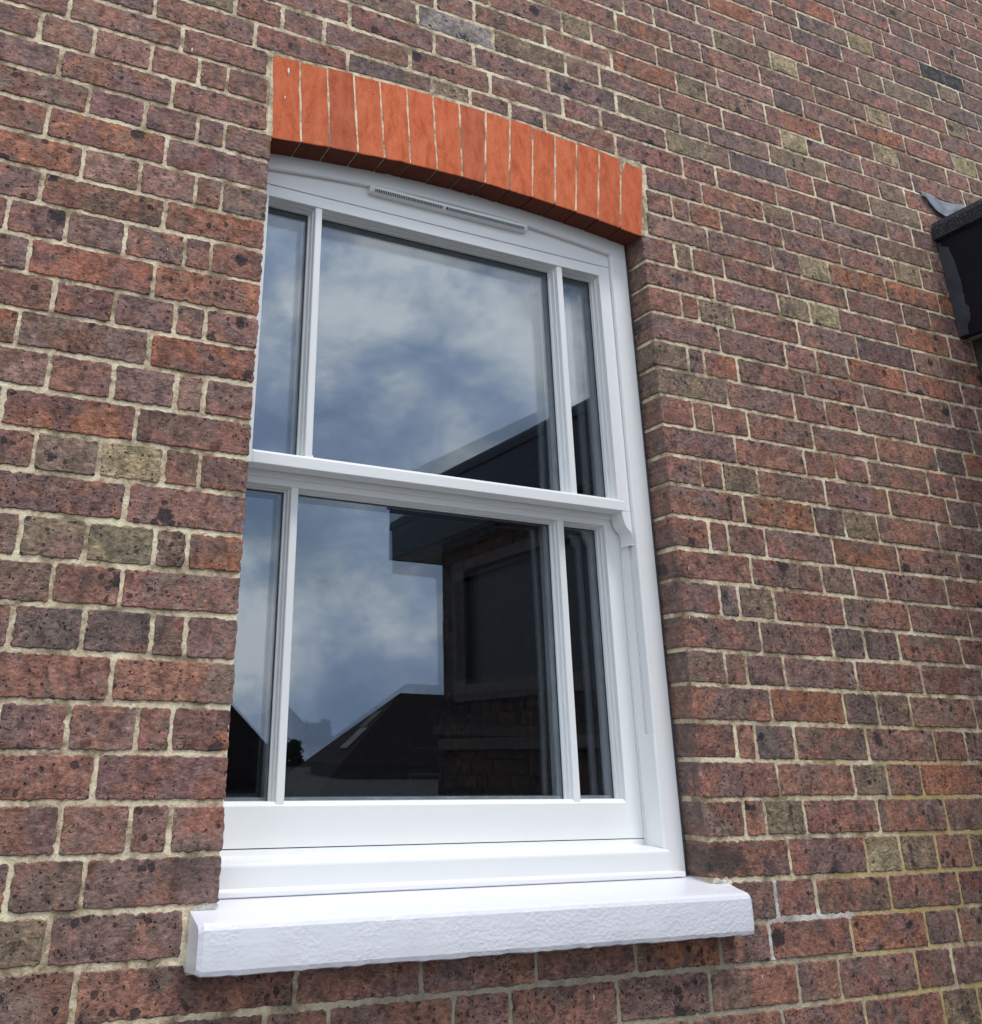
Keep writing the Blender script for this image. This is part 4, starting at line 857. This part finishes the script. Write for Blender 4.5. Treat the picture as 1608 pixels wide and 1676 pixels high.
# dim room behind the glass
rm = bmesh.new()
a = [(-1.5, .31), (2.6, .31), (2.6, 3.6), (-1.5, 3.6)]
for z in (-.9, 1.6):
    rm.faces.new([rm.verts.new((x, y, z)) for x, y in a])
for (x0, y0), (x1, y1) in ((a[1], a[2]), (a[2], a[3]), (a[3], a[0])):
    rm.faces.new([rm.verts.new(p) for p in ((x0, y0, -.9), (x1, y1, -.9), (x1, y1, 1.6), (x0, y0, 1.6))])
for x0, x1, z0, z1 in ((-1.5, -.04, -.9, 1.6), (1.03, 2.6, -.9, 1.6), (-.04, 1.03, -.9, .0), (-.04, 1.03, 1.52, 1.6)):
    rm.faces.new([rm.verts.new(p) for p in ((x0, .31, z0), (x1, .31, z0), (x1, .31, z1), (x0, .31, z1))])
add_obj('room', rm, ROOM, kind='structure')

# ------------------------------------------------------------------ flat-roofed extension on the right
EX, FX = 2.290, 2.2355
ext = empty('flat_roof_extension', (2.6, -1.6, -1.3), 'flat roofed brick extension with deep black fascia at the right end of the wall', 'extension')
def epart(name, bm, mat, parent=None, **kw):
    o = add_obj(name, bm, mat, **kw); o.parent = parent or ext
    if parent is None: o.matrix_parent_inverse = Matrix.Translation(-Vector((2.6, -1.6, -1.3)))
    return o
WY0, WY1, WZ0, WZ1 = -2.90, -1.15, .60, 1.22      # clear opening of its window
YE = -3.18
body = boxes((EX + .004, EX + .30, YE, WY0 - .0, -1.3, 1.36), (EX + .004, EX + .30, WY1, -.0, -1.3, 1.43), (EX + .004, EX + .30, WY0, WY1, -1.3, WZ0), (EX + .004, EX + .30, WY0, WY1, WZ1, 1.36),
             (EX + .304, 5.2, YE, YE + .3, -1.3, 1.36))
epart('mortar', body, mat_mortar('shaded_mortar', (.085, .07, .05), (.04, .034, .026), False))  # mortar colour darkened to carry the shade on this side wall
V_, F_, T_ = [], [], []
for k in range(1, 38):
    y = -.004 - (k % 2) * .057
    i = k
    while y > YE:
        w = [.225, .225, .1125][i % 3]; i += 1
        y1 = max(y - w, YE)
        zc0, zc1 = 1.5 - .075 * (k + 1) + .005, 1.5 - .075 * k - .005
        segs = [(y1 + .005, y - .005)]
        if zc1 > WZ0 - .02 and zc0 < WZ1 + .02:
            new = []
            for a0, a1 in segs:
                if a1 < WY0 - .14 or a0 > WY1 + .10: new.append((a0, a1))
                elif a0 < WY0 - .14 and a1 > WY0 - .14: new.append((a0, WY0 - .14))
                elif a0 < WY1 + .10 < a1: new.append((WY1 + .10, a1))
            segs = new
        for a0, a1 in segs:
            if a1 - a0 < .015: continue
            o = len(V_)
            xf = EX - rb.uniform(0, .003)
            V_ += [(xf, a1, zc0), (xf, a0, zc0), (xf, a0, zc1), (xf, a1, zc1), (EX + .02, a1, zc0), (EX + .02, a0, zc0), (EX + .02, a0, zc1), (EX + .02, a1, zc1)]
            fs = [(0, 1, 2, 3), (0, 4, 5, 1), (1, 5, 6, 2), (2, 6, 7, 3), (3, 7, 4, 0)]
            F_ += [tuple(q + o for q in f) for f in fs]
            ta, tb = TONES[rb.choice('DDPRK')]; T_.append((5, jitter(tuple(v * .30 for v in ta)), jitter(tuple(v * .26 for v in tb), .2)))  # brick tones scaled down, the wall's shade put into the colour
        y -= w
o = bpy.data.objects.new('brickwork', tone_mesh('brickwork', V_, F_, T_, BRICK)); COL.objects.link(o); o.parent = ext
o.matrix_parent_inverse = Matrix.Translation(-Vector((2.6, -1.6, -1.3))); o['kind'] = 'stuff'
# brick quoins that ripple the end of its wall
wf = epart('side_window', boxes((EX - .012, EX + .08, WY0 - .135, WY0, WZ0 - .09, WZ1 + .06), (EX - .012, EX + .08, WY1, WY1 + .09, WZ0 - .09, WZ1 + .06), (EX - .010, EX + .08, WY0, WY1, WZ0 - .088, WZ0), (EX - .010, EX + .08, WY0, WY1, WZ1, WZ1 + .058), bev=.004), BROWN)
epart('window_pane', boxes((EX + .03, EX + .034, WY0, WY1, WZ0, WZ1)), DARKGLASS, parent=wf)
epart('string_course', boxes((EX - .03, EX + .02, YE - .02, -.9, .27, .325), bev=.004), BROWN)
rfp = epart('fascia_board', boxes((FX, FX + .018, -3.82, -.0025, 1.425, 1.80), (FX + .018, 5.2, -3.82, -3.802, 1.425, 1.80), bev=.0015), FASCIA)
# film left along the wall side with a torn edge
fm = bmesh.new(); A, B = [], []
for i in range(25):
    t = i / 24; z = 1.432 + t * .325
    wdt = .030 + .016 * math.sin(t * 3.1) + rb.uniform(-.002, .002) - (.022 if t > .93 else 0) + (.012 if .1 < t < .28 else 0)
    A.append(fm.verts.new((FX - .0012, -.004, z))); B.append(fm.verts.new((FX - .0012 - rb.uniform(0, .0006), -.004 - wdt, z)))
for i in range(24): fm.faces.new((A[i], A[i + 1], B[i + 1], B[i]))
epart('torn_film', fm, FILM, parent=rfp)
def felt_edge():
    p = [(FX - .014, 1.768), (FX + .004, 1.764), (FX + .03, 1.80), (FX + .30, 1.812), (FX + .30, 1.835), (FX + .08, 1.850), (FX + .028, 1.846), (FX - .002, 1.832), (FX - .012, 1.812)]
    return extrude(p, 'y', -3.835, -.003)
epart('felt_roof_edge', felt_edge(), FELT)
epart('roof_deck', boxes((FX + .30, 5.2, -3.80, -.003, 1.60, 1.826), (FX + .02, 5.2, -3.83, -3.70, 1.805, 1.840)), FELT)
epart('soffit', boxes((FX + .018, 5.2, -3.80, YE - .002, 1.43, 1.438), (FX + .018, EX + .02, YE, -.003, 1.431, 1.439)), SOFFIT)

# crumpled lead flashing at the roof edge
lf = bmesh.new(); G = []
nu, nv = 12, 8
for i in range(nu + 1):
    u = i / nu; row = []
    for j in range(nv + 1):
        v = j / nv
        xt, ztp = 2.214 + .205 * u, 1.951 - .002 * u - .010 * math.sin(u * 3.1)
        xb, zbt = 2.222 + .175 * u ** .9, 1.925 - .075 * math.sin(min(1, u * 1.9) * 1.57) + .02 * u
        x = xt + (xb - xt) * v; z = ztp + (zbt - ztp) * v
        y = -.006 - .016 * (v ** 1.5) * (.25 + .75 * u) - .008 * noise.noise(Vector((u * 4, v * 4, 1.3)))
        row.append(lf.verts.new((x, y, z)))
    G.append(row)
for i in range(nu):
    for j in range(nv): lf.faces.new((G[i][j], G[i + 1][j], G[i + 1][j + 1], G[i][j + 1]))
bmesh.ops.solidify(lf, geom=lf.faces[:], thickness=.0018)
add_obj('lead_flashing', lf, LEAD, smooth=True, label='loose grey lead flashing lifting off the wall above the black fascia', category='flashing')

# ------------------------------------------------------------------ surroundings seen in the glass
g = bmesh.new(); g.faces.new([g.verts.new(p) for p in ((-400, -400, -1.3), (400, -400, -1.3), (400, 400, -1.3), (-400, 400, -1.3))])
add_obj('ground', g, GROUND, kind='structure')
def house(name, x0, x1, y0, y1, eave, ridge, label, ridge_axis='x', ch=None, wallmat=None, hip=0.):
    zg = -1.3; cx, cy = (x0 + x1) / 2, (y0 + y1) / 2
    h = empty(name, (cx, cy, zg), label, 'house')
    def hp(n, bm, mat, par=None, **kw):
        o = add_obj(n, bm, mat, **kw); o.parent = par or h
        if par is None: o.matrix_parent_inverse = Matrix.Translation(-Vector((cx, cy, zg)))
        return o
    hp('wall', boxes((x0, x1, y0, y1, zg, eave)), wallmat or RENDERW)
    ov = .35; r = bmesh.new()
    if ridge_axis == 'x':
        P = [(x0 - ov, y0 - ov, eave), (x1 + ov, y0 - ov, eave), (x1 + ov, y1 + ov, eave), (x0 - ov, y1 + ov, eave), (x0 - ov + hip, cy, ridge), (x1 + ov - hip, cy, ridge)]
        fs = ((0, 1, 5, 4), (2, 3, 4, 5), (0, 4, 3), (1, 2, 5), (0, 3, 2, 1))
    else:
        P = [(x0 - ov, y0 - ov, eave), (x1 + ov, y0 - ov, eave), (x1 + ov, y1 + ov, eave), (x0 - ov, y1 + ov, eave), (cx, y0 - ov + hip, ridge), (cx, y1 + ov - hip, ridge)]
        fs = ((0, 4, 5, 3), (1, 2, 5, 4), (0, 1, 4), (3, 5, 2), (0, 3, 2, 1))
    vs = [r.verts.new(p) for p in P]
    for f in fs: r.faces.new([vs[i] for i in f])
    rf = hp('roof', r, TILES)
    if ch: hp('chimney', boxes((ch[0], ch[0] + .6, ch[1], ch[1] + .6, ridge - .8, ridge + .7), bev=.02), BRICK, rf)
    if hip > 3:      # roof light on the hipped end
        A, Rg = Vector((x0 - ov, cy + .9, eave)), Vector((x0 - ov + hip, cy + .2, ridge)); d = Rg - A
        sk = bmesh.new(); q = []
        for t, w in ((.42, -.3), (.42, .3), (.62, .3), (.62, -.3)): q.append(A + d * t + Vector((-.03, w, .05)))
        f = sk.faces.new([sk.verts.new(p) for p in q]); bmesh.ops.solidify(sk, geom=[f], thickness=.03)
        hp('roof_light', sk, RENDERW, rf)
    for wx in (.25, .7):
        for wz in (.35,):
            X = x0 + (x1 - x0) * wx; Z = zg + (eave - zg) * .45
            wfr = hp('window', boxes((X - .55, X + .55, y1, y1 + .05, Z, Z + .9), bev=.01), BROWN)
            hp('pane', boxes((X - .48, X + .48, y1 + .051, y1 + .056, Z + .07, Z + .83)), DARKGLASS, wfr)
    return h
house('hipped_house', 11.24, 25.0, -31.7, -27.7, -.82, 2.27, 'dark tiled hipped roof reflected low in the large lower pane', hip=3.9, wallmat=DARKWALL)
house('gabled_house', 5.0, 14.25, -42, -38.5, -.75, 3.75, 'dark gable reflected at the bottom of the narrow lower left pane', ridge_axis='y', wallmat=DARKWALL)
def tree(x, y, h, r, label, seed):
    rr = random.Random(seed)
    t = empty('garden_tree', (x, y, -1.3), label, 'tree')
    tb = bmesh.new(); rings = []
    for i in range(6):
        q = i / 5; rad = .16 * (1 - .7 * q)
        rings.append([tb.verts.new((x + rad * math.cos(a * math.pi / 4) + .1 * q, y + rad * math.sin(a * math.pi / 4), -1.3 + h * .8 * q)) for a in range(8)])
    for r0, r1 in zip(rings, rings[1:]):
        for i in range(8): tb.faces.new((r0[i], r0[(i + 1) % 8], r1[(i + 1) % 8], r1[i]))
    o = add_obj('trunk', tb, BARK); o.parent = t; o.matrix_parent_inverse = Matrix.Translation(-Vector((x, y, -1.3)))
    V, F = [], []
    cl = [Vector((rr.gauss(0, .5), rr.gauss(0, .5), rr.uniform(-.6, .75))) for _ in range(26)]
    for i in range(9000):
        c = rr.choice(cl)
        p = Vector((x, y, -1.3 + h * .62)) + Vector((c.x * r, c.y * r, c.z * h * .38)) + Vector((rr.gauss(0, .16) * r, rr.gauss(0, .16) * r, rr.gauss(0, .13) * r))
        s = rr.uniform(.04, .09)
        a = Vector((rr.gauss(0, 1), rr.gauss(0, 1), rr.gauss(0, 1))).normalized() * s; b = a.orthogonal().normalized() * s * .6
        n = len(V); V += [tuple(p - a), tuple(p + b), tuple(p + a), tuple(p - b)]; F.append((n, n + 1, n + 2, n + 3))
    o = add_obj('crown', (V, F), LEAF); o.parent = t; o.matrix_parent_inverse = Matrix.Translation(-Vector((x, y, -1.3)))
tree(14.7, -41.0, 2.3, .75, 'small dark tree reflected beside the foot of the gable in the glass', 5)
